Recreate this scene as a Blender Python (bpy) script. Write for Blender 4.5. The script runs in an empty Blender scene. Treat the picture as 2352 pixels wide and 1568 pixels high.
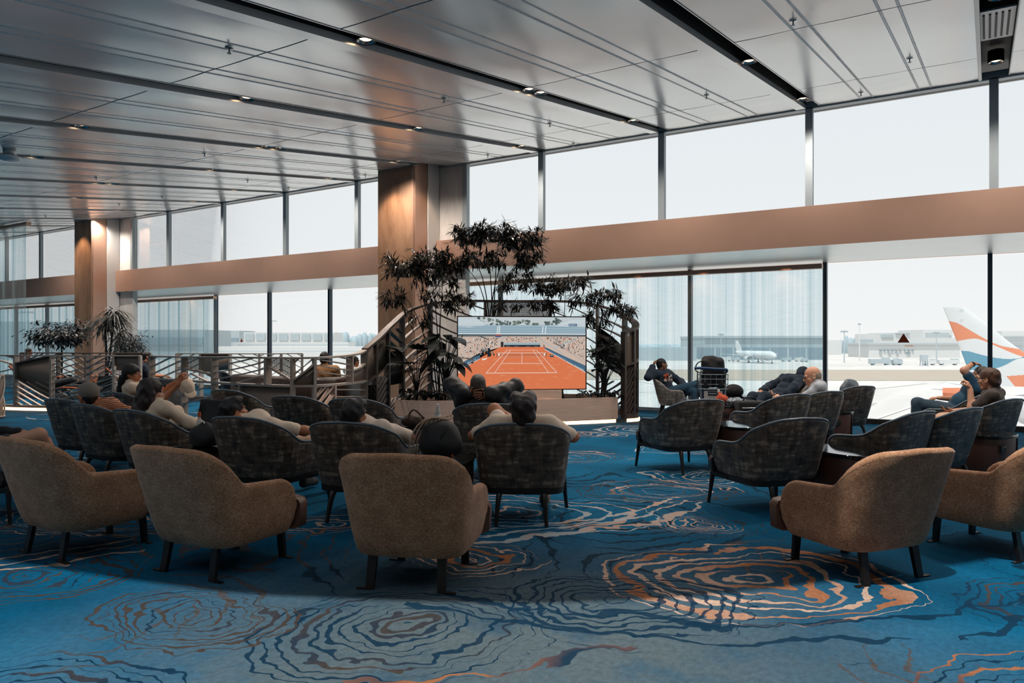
import bpy, bmesh, math, random
import numpy as np
from mathutils import Vector, Matrix, noise as mnoise
R_ = math.radians; PI = math.pi
sin, cos = math.sin, math.cos
TH = R_(32.73); CS, SN = cos(TH), sin(TH)
FPX, HOR, CXP, EYE = 1697.0, 784.0, 1176.0, 1.5
COL = bpy.context.scene.collection
rnd = random.Random(7)

def C(lat, d, z=0.0):
    "camera-aligned floor coordinates (metres right, metres ahead) to room coordinates"
    return Vector((lat*CS - d*SN, lat*SN + d*CS, z))
def F(px, py, z=0.0):
    "where the sight line through a photo pixel meets height z"
    d = (EYE - z)*FPX/(py - HOR)
    return C((px - CXP)/FPX*d, d, z)
def D(px, py, d):
    return C((px - CXP)/FPX*d, d, EYE - (py - HOR)/FPX*d)
def PY(px, py, Y):
    r = (px - CXP)/FPX
    return D(px, py, Y/(CS + SN*r))
def head(h): return TH - R_(h)

def lin(h):
    if isinstance(h, str):
        h = h.lstrip('#'); v = [int(h[i:i+2], 16)/255 for i in (0, 2, 4)]
    else: v = h
    return tuple((c/12.92 if c <= .04045 else ((c+.055)/1.055)**2.4) for c in v)

# ---------------------------------------------------------------- materials
MATS = {}
class NT:
    def __init__(s, name):
        s.m = bpy.data.materials.new(name); s.m.use_nodes = True
        s.n = s.m.node_tree.nodes; s.l = s.m.node_tree.links
        s.n.clear(); s.out = s.n.new('ShaderNodeOutputMaterial')
    def add(s, t, **kw):
        nd = s.n.new('ShaderNode'+t)
        for k, v in kw.items():
            if k == 'inp':
                for i, x in v.items():
                    s.set(nd.inputs[i], x)
            else: setattr(nd, k, v)
        return nd
    def set(s, sock, x):
        if isinstance(x, bpy.types.NodeSocket): s.l.new(x, sock)
        elif isinstance(x, bpy.types.Node): s.l.new(x.outputs[0], sock)
        else:
            if hasattr(sock.default_value, '__len__') and not hasattr(x, '__len__'): x = [x]*len(sock.default_value)
            if hasattr(sock.default_value, '__len__') and len(sock.default_value) == 4 and len(x) == 3: x = (*x, 1)
            sock.default_value = x
    def math(s, op, a, b=None, c=None, clamp=False):
        nd = s.n.new('ShaderNodeMath'); nd.operation = op; nd.use_clamp = clamp
        for i, x in enumerate((a, b, c)):
            if x is not None: s.set(nd.inputs[i], x)
        return nd.outputs[0]
    def vmath(s, op, a, b=None, scale=None):
        nd = s.n.new('ShaderNodeVectorMath'); nd.operation = op
        s.set(nd.inputs[0], a)
        if b is not None: s.set(nd.inputs[1], b)
        if scale is not None: s.set(nd.inputs['Scale'], scale)
        return nd.outputs['Value'] if op in ('LENGTH', 'DOT_PRODUCT', 'DISTANCE') else nd.outputs[0]
    def mix(s, f, a, b, blend='MIX'):
        nd = s.n.new('ShaderNodeMix'); nd.data_type = 'RGBA'; nd.blend_type = blend
        s.set(nd.inputs[0], f); s.set(nd.inputs[6], a); s.set(nd.inputs[7], b)
        return nd.outputs[2]
    def ramp(s, f, stops, interp='LINEAR'):
        nd = s.n.new('ShaderNodeValToRGB'); nd.color_ramp.interpolation = interp
        e = nd.color_ramp.elements
        while len(e) < len(stops): e.new(.5)
        for x, (p, c) in zip(e, stops): x.position = p; x.color = (*c, 1) if len(c) == 3 else c
        s.set(nd.inputs[0], f); return nd.outputs[0]
    def coord(s, which='Object', scale=None):
        o = s.add('TexCoord').outputs[which]
        if scale is not None:
            o = s.add('Mapping', inp={0: o, 3: scale}).outputs[0]
        return o
    def noise(s, v, scale, detail=3, rough=.55, dist=0.0, col=False):
        nd = s.add('TexNoise', inp={'Vector': v, 'Scale': scale, 'Detail': detail, 'Roughness': rough, 'Distortion': dist})
        return nd.outputs['Color' if col else 'Fac']
    def bump(s, h, strength=.3, dist=.01):
        return s.add('Bump', inp={'Height': h, 'Strength': strength, 'Distance': dist}).outputs[0]
    def bsdf(s, base, rough=.6, metal=0.0, normal=None, **kw):
        b = s.add('BsdfPrincipled'); s.set(b.inputs['Base Color'], base); s.set(b.inputs['Roughness'], rough); s.set(b.inputs['Metallic'], metal)
        if normal is not None: s.set(b.inputs['Normal'], normal)
        for k, v in kw.items(): s.set(b.inputs[k.replace('_', ' ')], v)
        s.l.new(b.outputs[0], s.out.inputs[0]); return b
    def done(s): MATS[s.m.name] = s.m; return s.m

def plain(name, colr, rough=.6, metal=0.0, var=.12, scale=30, **kw):
    if name in MATS: return MATS[name]
    t = NT(name); c = lin(colr) if isinstance(colr, str) else colr
    n = t.noise(t.coord(), scale)
    f = t.math('MULTIPLY_ADD', n, 2*var, 1-var)
    col = t.vmath('SCALE', c, scale=f)
    t.bsdf(col, rough, metal, **kw); return t.done()
def emit(name, colr, strength=1.0, var=0.0, scale=40):
    if name in MATS: return MATS[name]
    t = NT(name); c = lin(colr) if isinstance(colr, str) else colr
    e = t.add('Emission', inp={1: strength})
    if var:
        f = t.math('MULTIPLY_ADD', t.noise(t.coord(), scale), 2*var, 1-var)
        t.set(e.inputs[0], t.vmath('SCALE', c, scale=f))
    else: t.set(e.inputs[0], c)
    t.l.new(e.outputs[0], t.out.inputs[0]); return t.done()

# ---------------------------------------------------------------- mesh helpers
class MB:
    def __init__(s): s.v = []; s.f = []; s.mi = []; s.cur = 0
    def add(s, vs, fs):
        b = len(s.v); s.v += [tuple(v) for v in vs]
        for f in fs: s.f.append(tuple(b+i for i in f)); s.mi.append(s.cur)
        return s
    def box(s, c, size, rz=0.0, rx=0.0, ry=0.0, taper=1.0):
        x, y, z = [k/2 for k in size]
        vs = [(i*x*(taper if k > 0 else 1), j*y*(taper if k > 0 else 1), k*z) for k in (-1, 1) for j in (-1, 1) for i in (-1, 1)]
        m = Matrix.Rotation(rz, 3, 'Z') @ Matrix.Rotation(ry, 3, 'Y') @ Matrix.Rotation(rx, 3, 'X'); c = Vector(c)
        return s.add([m @ Vector(v) + c for v in vs], [(0, 2, 3, 1), (4, 5, 7, 6), (0, 1, 5, 4), (2, 6, 7, 3), (0, 4, 6, 2), (1, 3, 7, 5)])
    def bar(s, a, b, w, h=None, up=(0, 0, 1), w2=None, h2=None):
        "rectangular bar from a to b"
        h = h or w; w2 = w2 or w; h2 = h2 or h
        a, b = Vector(a), Vector(b); d = (b-a).normalized(); up = Vector(up)
        if abs(d.dot(up)) > .99: up = Vector((0, 1, 0))
        x = d.cross(up).normalized(); y = x.cross(d)
        vs = [p + x*(i*ww/2) + y*(j*hh/2) for p, ww, hh in ((a, w, h), (b, w2, h2)) for j in (-1, 1) for i in (-1, 1)]
        return s.add(vs, [(0, 1, 3, 2), (4, 6, 7, 5), (0, 4, 5, 1), (2, 3, 7, 6), (0, 2, 6, 4), (1, 5, 7, 3)])
    def tube(s, pts, r, n=8, closed=False, cap=True, flat=1.0):
        pts = [Vector(p) for p in pts]; N = len(pts)
        rr = r if hasattr(r, '__len__') else [r]*N
        rings = []; px = None
        for i, p in enumerate(pts):
            a = pts[(i-1) % N] if (closed or i > 0) else p; b = pts[(i+1) % N] if (closed or i < N-1) else p
            d = (b-a)
            d = d.normalized() if d.length > 1e-9 else Vector((0, 0, 1))
            if px is None:
                up = Vector((0, 0, 1)) if abs(d.z) < .9 else Vector((0, 1, 0)); px = d.cross(up).normalized()
            px = (px - d*px.dot(d)).normalized(); py = d.cross(px)
            rings.append([p + px*cos(2*PI*k/n)*rr[i] + py*sin(2*PI*k/n)*rr[i]*flat for k in range(n)])
        vs = [v for q in rings for v in q]; fs = []
        for i in range(N if closed else N-1):
            j = (i+1) % N
            for k in range(n): fs.append((i*n+k, i*n+(k+1) % n, j*n+(k+1) % n, j*n+k))
        if cap and not closed: fs += [tuple(range(n))[::-1], tuple((N-1)*n+k for k in range(n))]
        return s.add(vs, fs)
    def lathe(s, c, prof, n=24, sx=1.0, sy=1.0, cap=True):
        c = Vector(c); vs = []; fs = []
        for r, z in prof: vs += [c + Vector((r*cos(2*PI*k/n)*sx, r*sin(2*PI*k/n)*sy, z)) for k in range(n)]
        for i in range(len(prof)-1):
            for k in range(n): fs.append((i*n+k, i*n+(k+1) % n, (i+1)*n+(k+1) % n, (i+1)*n+k))
        if cap: fs += [tuple(range(n))[::-1], tuple((len(prof)-1)*n+k for k in range(n))]
        return s.add(vs, fs)
    def prism(s, poly, z0, z1):
        n = len(poly); vs = [(x, y, z0) for x, y in poly]+[(x, y, z1) for x, y in poly]
        return s.add(vs, [tuple(range(n))[::-1], tuple(range(n, 2*n))]+[(i, (i+1) % n, n+(i+1) % n, n+i) for i in range(n)])
    def grid(s, rows, wrap=False):
        n = len(rows[0]); vs = [v for r in rows for v in r]; fs = []
        for i in range(len(rows)-1):
            for k in range(n if wrap else n-1): fs.append((i*n+k, i*n+(k+1) % n, (i+1)*n+(k+1) % n, (i+1)*n+k))
        return s.add(vs, fs)
    def ell(s, c, r, n=14, m=9, rot=None):
        rows = []
        for i in range(m+1):
            a = -PI/2+PI*i/m
            rows.append([Vector((cos(a)*cos(2*PI*k/n)*r[0], cos(a)*sin(2*PI*k/n)*r[1], sin(a)*r[2])) for k in range(n)])
        if rot is not None: rows = [[rot @ v for v in q] for q in rows]
        c = Vector(c)
        return s.grid([[v+c for v in q] for q in rows], True)
    def build(s, name, mat, parent=None, smooth=False, bevel=0, subsurf=0, loc=None, rz=0.0, auto=None, weld=False, recalc=True):
        me = bpy.data.meshes.new(name); me.from_pydata(s.v, [], s.f)
        mats = mat if isinstance(mat, (list, tuple)) else [mat]
        for m in mats: me.materials.append(m)
        if len(mats) > 1: me.polygons.foreach_set('material_index', s.mi)
        bm = bmesh.new(); bm.from_mesh(me)
        if weld: bmesh.ops.remove_doubles(bm, verts=bm.verts, dist=1e-5)
        if recalc: bmesh.ops.recalc_face_normals(bm, faces=bm.faces)
        bm.to_mesh(me); bm.free()
        if smooth or auto: me.polygons.foreach_set('use_smooth', [True]*len(me.polygons))
        if auto: me.set_sharp_from_angle(angle=R_(auto))
        o = bpy.data.objects.new(name, me); COL.objects.link(o)
        if parent is not None: o.parent = parent
        if loc is not None: o.location = loc
        o.rotation_euler.z = rz
        if bevel:
            b = o.modifiers.new('bevel', 'BEVEL'); b.width = bevel; b.segments = 2; b.limit_method = 'ANGLE'
        if subsurf:
            b = o.modifiers.new('sub', 'SUBSURF'); b.levels = subsurf; b.render_levels = subsurf
        return o

def tag(o, label, cat, group=None, kind=None):
    o['label'] = label; o['category'] = cat
    if group: o['group'] = group
    if kind: o['kind'] = kind
    return o
def thing(name, label, cat, loc=(0, 0, 0), rz=0.0, group=None):
    o = bpy.data.objects.new(name, None); COL.objects.link(o); o.empty_display_size = .1
    o.location = loc; o.rotation_euler.z = rz
    return tag(o, label, cat, group)
def struct(o): o['kind'] = 'structure'; return o
KIDS = {}
def copy_tree(o, parent=None):
    c = o.copy(); COL.objects.link(c)
    if parent is not None: c.parent = parent
    for ch in list(o.children): copy_tree(ch, c)
    return c
def place(proto, used, loc, rz, label, group=None):
    o = proto if not used else copy_tree(proto)
    o.location = loc; o.rotation_euler.z = rz; o['label'] = label
    if group: o['group'] = group
    return o
def catmull(pts, n):
    pts = [Vector(p) for p in pts]; P = [pts[0]*2-pts[1]]+pts+[pts[-1]*2-pts[-2]]; out = []
    seg = len(pts)-1
    for i in range(n+1):
        t = i/n*seg; k = min(int(t), seg-1); u = t-k
        a, b, c, d = P[k:k+4]
        out.append(.5*((2*b)+(c-a)*u+(2*a-5*b+4*c-d)*u*u+(3*b-a-3*c+d)*u**3))
    return out
def lerp(a, b, t): return a+(b-a)*t
def sstep(a, b, x):
    t = min(1, max(0, (x-a)/(b-a))); return t*t*(3-2*t)
def pwl(x, tab):
    if x <= tab[0][0]: return tab[0][1]
    for (a, va), (b, vb) in zip(tab, tab[1:]):
        if x <= b: return va+(vb-va)*(x-a)/(b-a)
    return tab[-1][1]
def text_mesh(mb, s, origin, ux, uy, size, off=0.0):
    "add flat lettering of string s to mb; baseline starts at origin"
    cu = bpy.data.curves.new('t', 'FONT'); cu.body = s; cu.size = size; cu.resolution_u = 2
    o = bpy.data.objects.new('t', cu); COL.objects.link(o)
    dg = bpy.context.evaluated_depsgraph_get(); dg.update()
    me = o.evaluated_get(dg).to_mesh()
    ux, uy, origin = Vector(ux), Vector(uy), Vector(origin)
    nn = ux.cross(uy)*off
    mb.add([origin+ux*v.co.x+uy*v.co.y+nn for v in me.vertices], [tuple(p.vertices) for p in me.polygons])
    w = max([v.co.x for v in me.vertices], default=0)
    o.evaluated_get(dg).to_mesh_clear(); bpy.data.objects.remove(o); bpy.data.curves.remove(cu)
    return w
# ================================================================ room, ceiling, glazing
YU, YL, YB = 13.4, 14.87, 13.28          # upper glass, lower glass, bulkhead face
SLOPE = .131
def zc(y): return 3.75 + SLOPE*y           # ceiling height
XS = [round(-2.57+2.66*k, 3) for k in range(-14, 4)]   # channel lines
SEAM = [-1.85, 1.52, 4.89, 8.27, 11.64, YU]

def edge_floor(x):
    return pwl(x, [(-40, 2.2), (-7.1, 2.2), (-5.71, 2.37), (-4.7, 2.57), (-3.71, 2.83), (-2.67, 3.34), (-2.03, 3.73), (-1.38, 4.30), (-.32, 5.57), (.01, 6.06), (.7, 7.1), (1.6, 8.9), (2.2, 11), (9, 11)])
SUN_EL = R_(72)
def edge_roof(x):  # roof edge traced back along the sun from the wanted patch outline
    y = edge_floor(x)
    return y - (zc(y-1.4)+.34)/math.tan(SUN_EL)

# carpet -----------------------------------------------------------------
def carpet():
    t = NT('swirl_carpet'); obj = t.coord('Object')
    wob = t.noise(obj, 1.6, 3, .5, col=True)
    wob = t.vmath('SCALE', t.vmath('SUBTRACT', wob, (.5, .5, .5)), scale=.55)
    wob2 = t.vmath('SCALE', t.vmath('SUBTRACT', t.noise(obj, 7, 2, .5, col=True), (.5, .5, .5)), scale=.13)
    p = t.vmath('ADD', t.vmath('ADD', obj, wob), wob2)
    sep = t.add('SeparateXYZ', inp={0: p})
    flat = t.add('CombineXYZ', inp={0: sep.outputs[0], 1: sep.outputs[1]}).outputs[0]
    big = t.noise(obj, .42, 3, .55)
    mid = t.noise(obj, 1.7, 4, .6)
    # dyed grounds: deep blue, teal blue; grey-blue field paints in the foreground light patch
    base = t.ramp(big, [(.32, lin('#00324a')), (.5, lin('#004b6b')), (.68, lin('#05648b'))])
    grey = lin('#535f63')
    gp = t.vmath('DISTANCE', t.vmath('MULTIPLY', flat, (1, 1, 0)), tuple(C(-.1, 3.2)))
    lit_patch = t.math('MULTIPLY', t.math('SUBTRACT', 1.4, t.math('MULTIPLY', gp, .5), clamp=True), t.ramp(mid, [(.3, (.35,)*3), (.5, (1,)*3)]))
    base = t.mix(t.math('MULTIPLY', lit_patch, .9, clamp=True), base, grey)
    # background tree rings from a cell field
    vor = t.add('TexVoronoi', feature='SMOOTH_F1', voronoi_dimensions='2D', inp={'Vector': flat, 'Scale': .62, 'Smoothness': .35, 'Randomness': 1})
    vd = vor.outputs['Distance']; rn = t.add('SeparateColor', inp={0: vor.outputs['Color']})
    ring = t.math('PINGPONG', t.math('MULTIPLY', vd, 9.5), .5)
    brk = t.noise(flat, 1.15, 2)
    th = t.math('MULTIPLY', t.math('SUBTRACT', brk, .38, clamp=True), .75)
    m = t.math('LESS_THAN', ring, t.math('MULTIPLY', th, t.ramp(t.noise(flat, .5, 1), [(.48, (0,)*3), (.6, (1,)*3)])))
    rc = t.mix(t.ramp(rn.outputs[0], [(.45, (0,)*3), (.55, (1,)*3)]), lin('#031a28'), lin('#4d423a'))
    base = t.mix(t.math('MULTIPLY', m, .75), base, rc)
    tanl, cop, wht, navy, brn = lin('#b99c8a'), lin('#94603f'), lin('#a5adb0'), lin('#052a40'), lin('#3f352f')
    # (lat, ahead, radius, squash, spacing, colour, second colour, share, angle)
    rings = [(1.50, 4.66, .95, .8, .135, tanl, cop, .32, 0), (-.55, 3.9, .76, .85, .075, navy, brn, .30, 0), (-1.73, 4.05, .64, .62, .068, brn, navy, .28, 20),
             (-3.1, 4.72, .66, .8, .07, brn, navy, .3, 0), (.62, 4.22, .76, .7, .085, navy, navy, .3, 0), (-.22, 5.12, .5, .8, .1, tanl, cop, .28, 0),
             (-1.52, 6.05, .6, .6, .12, tanl, cop, .25, 0), (1.5, 6.1, .62, .7, .06, brn, tanl, .2, 10), (1.5, 7.4, .8, .7, .07, brn, tanl, .22, 0),
             (.0, 6.5, 1.3, .62, .2, wht, tanl, .17, 12), (2.25, 12.6, .9, .7, .16, wht, wht, .24, 0), (.9, 12.0, 1.0, .5, .13, tanl, wht, .28, 0), (2.2, 8.2, .8, .6, .12, wht, tanl, .22, 0),
             (3.55, 3.55, .9, .7, .17, tanl, cop, .22, 0), (.15, 2.75, .8, .6, .12, navy, cop, .3, 0), (-2.0, 3.1, .7, .7, .08, navy, brn, .3, 0), (-3.6, 6.3, 1.1, .5, .12, tanl, brn, .2, 15), (3.1, 4.25, .6, .8, .08, navy, brn, .28, 0),
             (-8.0, 15.0, 1.8, .5, .25, navy, wht, .3, 0), (-5.5, 10.0, 1.6, .6, .2, navy, wht, .25, 0), (4.5, 10.5, 1.3, .6, .16, navy, wht, .26, 0), (2.4, 10.3, .8, .6, .12, wht, tanl, .2, 0), (2.5, 2.9, 1.3, .5, .16, navy, cop, .24, -8), (-.6, 7.9, .9, .6, .1, tanl, wht, .2, 0), (.7, 9.6, 1.0, .5, .1, brn, tanl, .22, 0)]
    fine = t.math('MULTIPLY_ADD', t.noise(flat, 2.0, 2), 2.0, -.56); drift = t.math('MULTIPLY', t.noise(flat, 1.3, 1), .9)
    for (la, d, r, sq, sp, c1, c2, sh, an) in rings:
        o = C(la, d)
        q = t.add('VectorRotate', rotation_type='Z_AXIS', inp={'Vector': t.vmath('SUBTRACT', flat, tuple(o)), 'Angle': -TH+R_(an)}).outputs[0]
        dd = t.vmath('LENGTH', t.vmath('MULTIPLY', q, (1, 1/sq, 0)))
        vv = t.math('ADD', t.math('MULTIPLY', dd, 1/sp), drift); ix = t.math('FLOOR', vv); fr_ = t.math('ABSOLUTE', t.math('SUBTRACT', t.math('FRACT', vv), .5))
        wn = t.add('TexWhiteNoise', noise_dimensions='1D', inp={'W': t.math('ADD', ix, la*7.3+d)}).outputs[0]
        br_ = t.math('MULTIPLY_ADD', t.add('TexNoise', noise_dimensions='4D', inp={'Vector': flat, 'W': t.math('MULTIPLY', ix, 3.7), 'Scale': 1.5, 'Detail': 2}).outputs['Fac'], 3.2, -1.05)
        k = t.math('LESS_THAN', fr_, t.math('MULTIPLY', br_, t.math('MULTIPLY', t.math('MULTIPLY_ADD', wn, .9, .35), sh)))
        k = t.math('MULTIPLY', k, t.math('LESS_THAN', dd, r))
        base = t.mix(t.math('MULTIPLY', k, .92), base, t.mix(t.ramp(t.math('ADD', t.math('MULTIPLY', brk, .7), t.math('MULTIPLY', wn, .3)), [(.5, (0,)*3), (.62, (1,)*3)]), c1, c2))
    base = t.vmath('SCALE', base, scale=t.math('MULTIPLY_ADD', t.noise(t.coord('Object', (34, 22, 1)), 1, 4, .7), 1.1, .45))
    for (la, d, r0, r1, sp, c1, c2, sh, cy_, x0_) in [(-.7, 8.45, 2.55, 3.05, .19, wht, tanl, .3, -.55, -.1), (1.4, 7.4, 3.45, 3.95, .24, navy, navy, .2, -.85, -2.2), (-.9, 6.6, 3.2, 3.4, .2, cop, navy, .22, -.9, .2), (-4.6, 7.4, 2.4, 3.0, .2, tanl, brn, .2, -.7, -.5)]:
        q = t.add('VectorRotate', rotation_type='Z_AXIS', inp={'Vector': t.vmath('SUBTRACT', flat, tuple(C(la, d))), 'Angle': -TH}).outputs[0]; sq_ = t.add('SeparateXYZ', inp={0: q})
        dd = t.vmath('LENGTH', t.vmath('MULTIPLY', q, (1, 1, 0))); rg = t.math('PINGPONG', t.math('ADD', t.math('MULTIPLY', dd, 1/sp), drift), .5); k = t.math('LESS_THAN', rg, t.math('MULTIPLY', fine, sh))
        for cnd in (t.math('GREATER_THAN', dd, r0), t.math('LESS_THAN', dd, r1), t.math('LESS_THAN', sq_.outputs[1], t.math('MULTIPLY', dd, cy_)), t.math('GREATER_THAN', sq_.outputs[0], x0_)): k = t.math('MULTIPLY', k, cnd)
        base = t.mix(t.math('MULTIPLY', k, .9), base, t.mix(t.ramp(brk, [(.45, (0,)*3), (.6, (1,)*3)]), c1, c2))
    pile = t.noise(t.coord('Object', (240, 160, 1)), 1, 2)
    base = t.mix(.5, base, t.vmath('SCALE', base, scale=t.math('MULTIPLY_ADD', pile, 1.6, .2)))
    t.bsdf(base, .9, normal=t.bump(pile, .35, .004), Specular_IOR_Level=.08, Sheen_Weight=.35, Sheen_Roughness=.1, Sheen_Tint=(.7, .93, 1, 1))
    return t.done()

def brushed_ceiling():
    t = NT('perforated_aluminium'); o = t.coord()
    w = t.noise(t.coord('Object', (1.2, .55, 1)), 1.0, 2, .4)
    br = t.noise(t.coord('Object', (6, 220, 1)), 1, 2)
    h = t.math('ADD', t.math('MULTIPLY', w, 1.0), t.math('MULTIPLY', br, .004))
    sm = t.noise(o, .9, 3)
    col = t.mix(sm, lin('#eef0f0'), lin('#f8f9f9'))
    t.bsdf(col, t.math('MULTIPLY_ADD', sm, .09, .17), .38, normal=t.bump(h, .22, .05), Anisotropic=.35)
    return t.done()

def marble(name, a, b, scale=1.0, rough=.45):
    t = NT(name); o = t.coord('Object', (1.2*scale, 1.2*scale, .28*scale))
    n = t.noise(o, 2.2, 6, .65, 1.2); v = t.noise(o, 9, 5, .7)
    f = t.math('ADD', t.math('MULTIPLY', n, .7), t.math('MULTIPLY', v, .3))
    t.bsdf(t.ramp(f, [(.35, lin(a)), (.62, lin(b))]), rough); return t.done()

def glass_pane():
    t = NT('window_glass')
    tr = t.add('BsdfTransparent', inp={0: (.965, .98, .985)}); gl = t.add('BsdfGlossy', inp={0: (1, 1, 1), 'Roughness': .02})
    lw = t.add('LayerWeight', inp={0: .18}); f = t.math('MULTIPLY', lw.outputs['Fresnel'], .55)
    m = t.add('MixShader', inp={0: f, 1: tr, 2: gl}); t.l.new(m.outputs[0], t.out.inputs[0]); return t.done()

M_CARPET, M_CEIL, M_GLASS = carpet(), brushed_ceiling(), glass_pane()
M_STONE = marble('travertine_cladding', '#8f6f58', '#b39277'); M_CONC = marble('marble_pier', '#dad8d3', '#f2f1ee')
M_COPPER = plain('copper_fascia', '#d0aa95', .38, .55, .05, 3); M_WHITE = plain('white_paint', '#eff1f1', .5, 0, .04)
M_MULL = plain('mullion_grey', '#a3b0b6', .45, .3, .05); M_DARK = plain('black_recess', '#121416', .6, 0, .1); M_LIP = plain('channel_lip', '#d0d2d2', .4, .35, .05)
M_LIPL = plain('panel_reveal', '#f6f7f7', .6, .0, .03); M_SOFF = plain('brushed_soffit', '#e6e8e7', .38, .7, .06, 2); M_TRACK = plain('dark_bronze', '#2b2623', .5, .3, .05)

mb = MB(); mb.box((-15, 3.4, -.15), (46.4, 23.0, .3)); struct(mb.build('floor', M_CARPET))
# panels, gently cambered, in five strips between channels
mb = MB(); mc = rnd.random; bead = MB()
for k, x0 in enumerate(XS[:-1]):
    x = x0+.195; pats = [(.63, 1), (.175, 0), (.66, 1), (.175, 0), (.63, 1)]
    for pi, (w, wide) in enumerate(pats):
        xa, xb = x, x+w; x += w
        for ya, yb in zip(SEAM, SEAM[1:]):
            ya = max(ya, max(edge_roof(xa), edge_roof(xb))+.3)+.012; yb = yb-.012
            if yb-ya < .3: continue
            nx, ny = (9, 15) if wide else (2, 15); amp = .0050 if wide else 0; ph, tilt, ph2 = mc()*6, (mc()-.5)*.003, mc()*6
            rows = []
            for j in range(ny):
                v = j/(ny-1); row = []
                for i in range(nx):
                    u = i/(nx-1); y = lerp(ya, yb, v); e_ = (1-(2*u-1)**4)*(1-(2*v-1)**8)
                    z = zc(y)-amp*(1-(2*u-1)**2)+tilt*(2*u-1)+(.0020*sin(v*10+ph)+.0015*sin(v*19+ph2+u*2))*wide*e_
                    row.append((lerp(xa, xb, u), y, z))
                rows.append(row)
            mb.grid(rows)
            for q in (rows[0], rows[-1]): mb.grid([q, [(a, b, c+.03) for a, b, c in q]])
            if pi in (1, 3):
                for xe in (xa, xb):
                    for dx in (-.009, .009): bead.bar((xe+dx, ya, zc(ya)-.001), (xe+dx, yb, zc(yb)-.001), .011, .004)
ceil_o = struct(mb.build('ceiling', M_CEIL, auto=40, recalc=False)); bead.build('panel_bead', M_LIPL, ceil_o)
# roof slab; invented unseen rear edge shapes the sunlight into the floor patch
mb = MB(); xs = [-38.2+.35*i for i in range(133)]; rows = [[], [], [], []]
for x in xs:
    ye = edge_roof(x)
    rows[0].append((x, YU+1.8, zc(YU)+.42)); rows[1].append((x, ye, zc(ye)+.32)); rows[2].append((x, ye, zc(ye)+.9)); rows[3].append((x, YU+1.8, zc(YU)+1.0))
mb.grid(rows+[rows[0]]); struct(mb.build('ceiling_slab_sun_edge', M_DARK))
mb = MB(); rows = [[], [], [], []]  # unseen rear roof, added to narrow the slit that lets daylight in
for x in xs:
    ye = edge_roof(x)-2.7
    rows[0].append((x, ye, 4.0)); rows[1].append((x, -9.0, 4.0)); rows[2].append((x, -9.0, 4.4)); rows[3].append((x, ye, 4.4))
mb.grid(rows+[rows[0]]); struct(mb.build('ceiling_rear_sun_stop', M_WHITE))
# channels with lips
for k, x in enumerate(XS):
    if x > 3: continue
    t = bpy.data.objects.new('trim_%d' % (k+1), None); COL.objects.link(t); struct(t)
    ya, yb = edge_roof(x+.2)+.4, YU-.03; m = MB(); d = MB()
    if abs(x+10.55) < .1: yb = 12.4
    xl = x-.185+(.15 if x < -.5 else .03); xr = x+.185
    def sl(mm, q): mm.add([(a, y, zc(y)+h) for y in (ya, yb) for a, h in q], [(i, i+1, len(q)+i+1, len(q)+i) for i in range(len(q)-1)])
    sl(m, [(x-.20, -.004), (x-.195, -.02), (xl, -.02), (xl, .05)]); sl(m, [(xr+.012, -.006), (xr, -.006), (xr, .03)])
    sl(d, [(xl, .05), (xl, .31), (xr, .31), (xr, .03)])
    m.add([(xl, yb, zc(yb)-.02), (xr, yb, zc(yb)-.02), (xr, yb, zc(yb)+.1), (xl, yb, zc(yb)+.1)], [(0, 1, 2, 3)])
    m.build('lip', M_CEIL if x < -.5 else M_LIP, t, recalc=False); d.build('recess', M_DARK, t, recalc=False)
# downlights -------------------------------------------------------------
M_LAMP = emit('warm_lamp', (1.0, .66, .38), 4.5); M_CHROME = plain('chrome', '#c8c8c6', .2, 1.0, .03); M_BLACK = plain('satin_black', '#0c0d0f', .45, 0, .1)
def downlight():
    t = thing('downlight', '', 'light')
    m = MB(); m.lathe((0, 0, 0), [(.098, 0), (.098, .16), (.09, .16), (.086, .02), (.092, 0), (.098, 0)], cap=False); m.build('housing', M_BLACK, t, smooth=True, recalc=False)
    m = MB(); m.lathe((0, 0, .003), [(.085, 0), (.075, .012), (.05, .035)], cap=False); m.build('reflector', M_CHROME, t, smooth=True, recalc=False)
    m = MB(); m.lathe((0, 0, .03), [(.06, 0), (.045, -.008), (.0, -.012)], n=16, cap=False); m.build('bulb', M_LAMP, t, smooth=True)
    return t
dl = downlight(); used = False
DL = [(2, 4.35), (0, .0)]
spots = []
for k, x in enumerate(XS):
    if x > 1 or x < -34: continue
    for y in (5.35, 8.45, 8.75, 11.9) if k % 2 else (6.0, 9.35, 12.55): spots.append((x, y, k))
vis = 0
for (x, y, k) in spots:
    if abs(x-.09) < .1 and y > 9.2: y = {11.9: 12.2, 9.35: 11.2, 12.55: 12.25}.get(y, y)
    if y < edge_roof(x)+.6 or (abs(x+10.55) < .2 and y > 12.2): continue
    n = {0: 'nearest the window', 1: 'in mid channel'}[0 if y > 11 else 1]
    o = place(dl, used, (x+(.075 if x < -.5 else .015), y, zc(y)+.005), 0, 'round warm recessed downlight in a dark ceiling channel', 'recessed downlights in the ceiling channels'); used = True
def spot(name, loc, tgt, w, ang=70, col=(1, .62, .36), blend=.6, rad=.05):
    l = bpy.data.lights.new(name, 'SPOT'); l.energy = w; l.color = col; l.spot_size = R_(ang); l.spot_blend = blend; l.shadow_soft_size = rad
    o = bpy.data.objects.new(name, l); COL.objects.link(o); o.location = loc
    o.rotation_euler = (Vector(tgt)-Vector(loc)).to_track_quat('-Z', 'Y').to_euler(); return o
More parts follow.
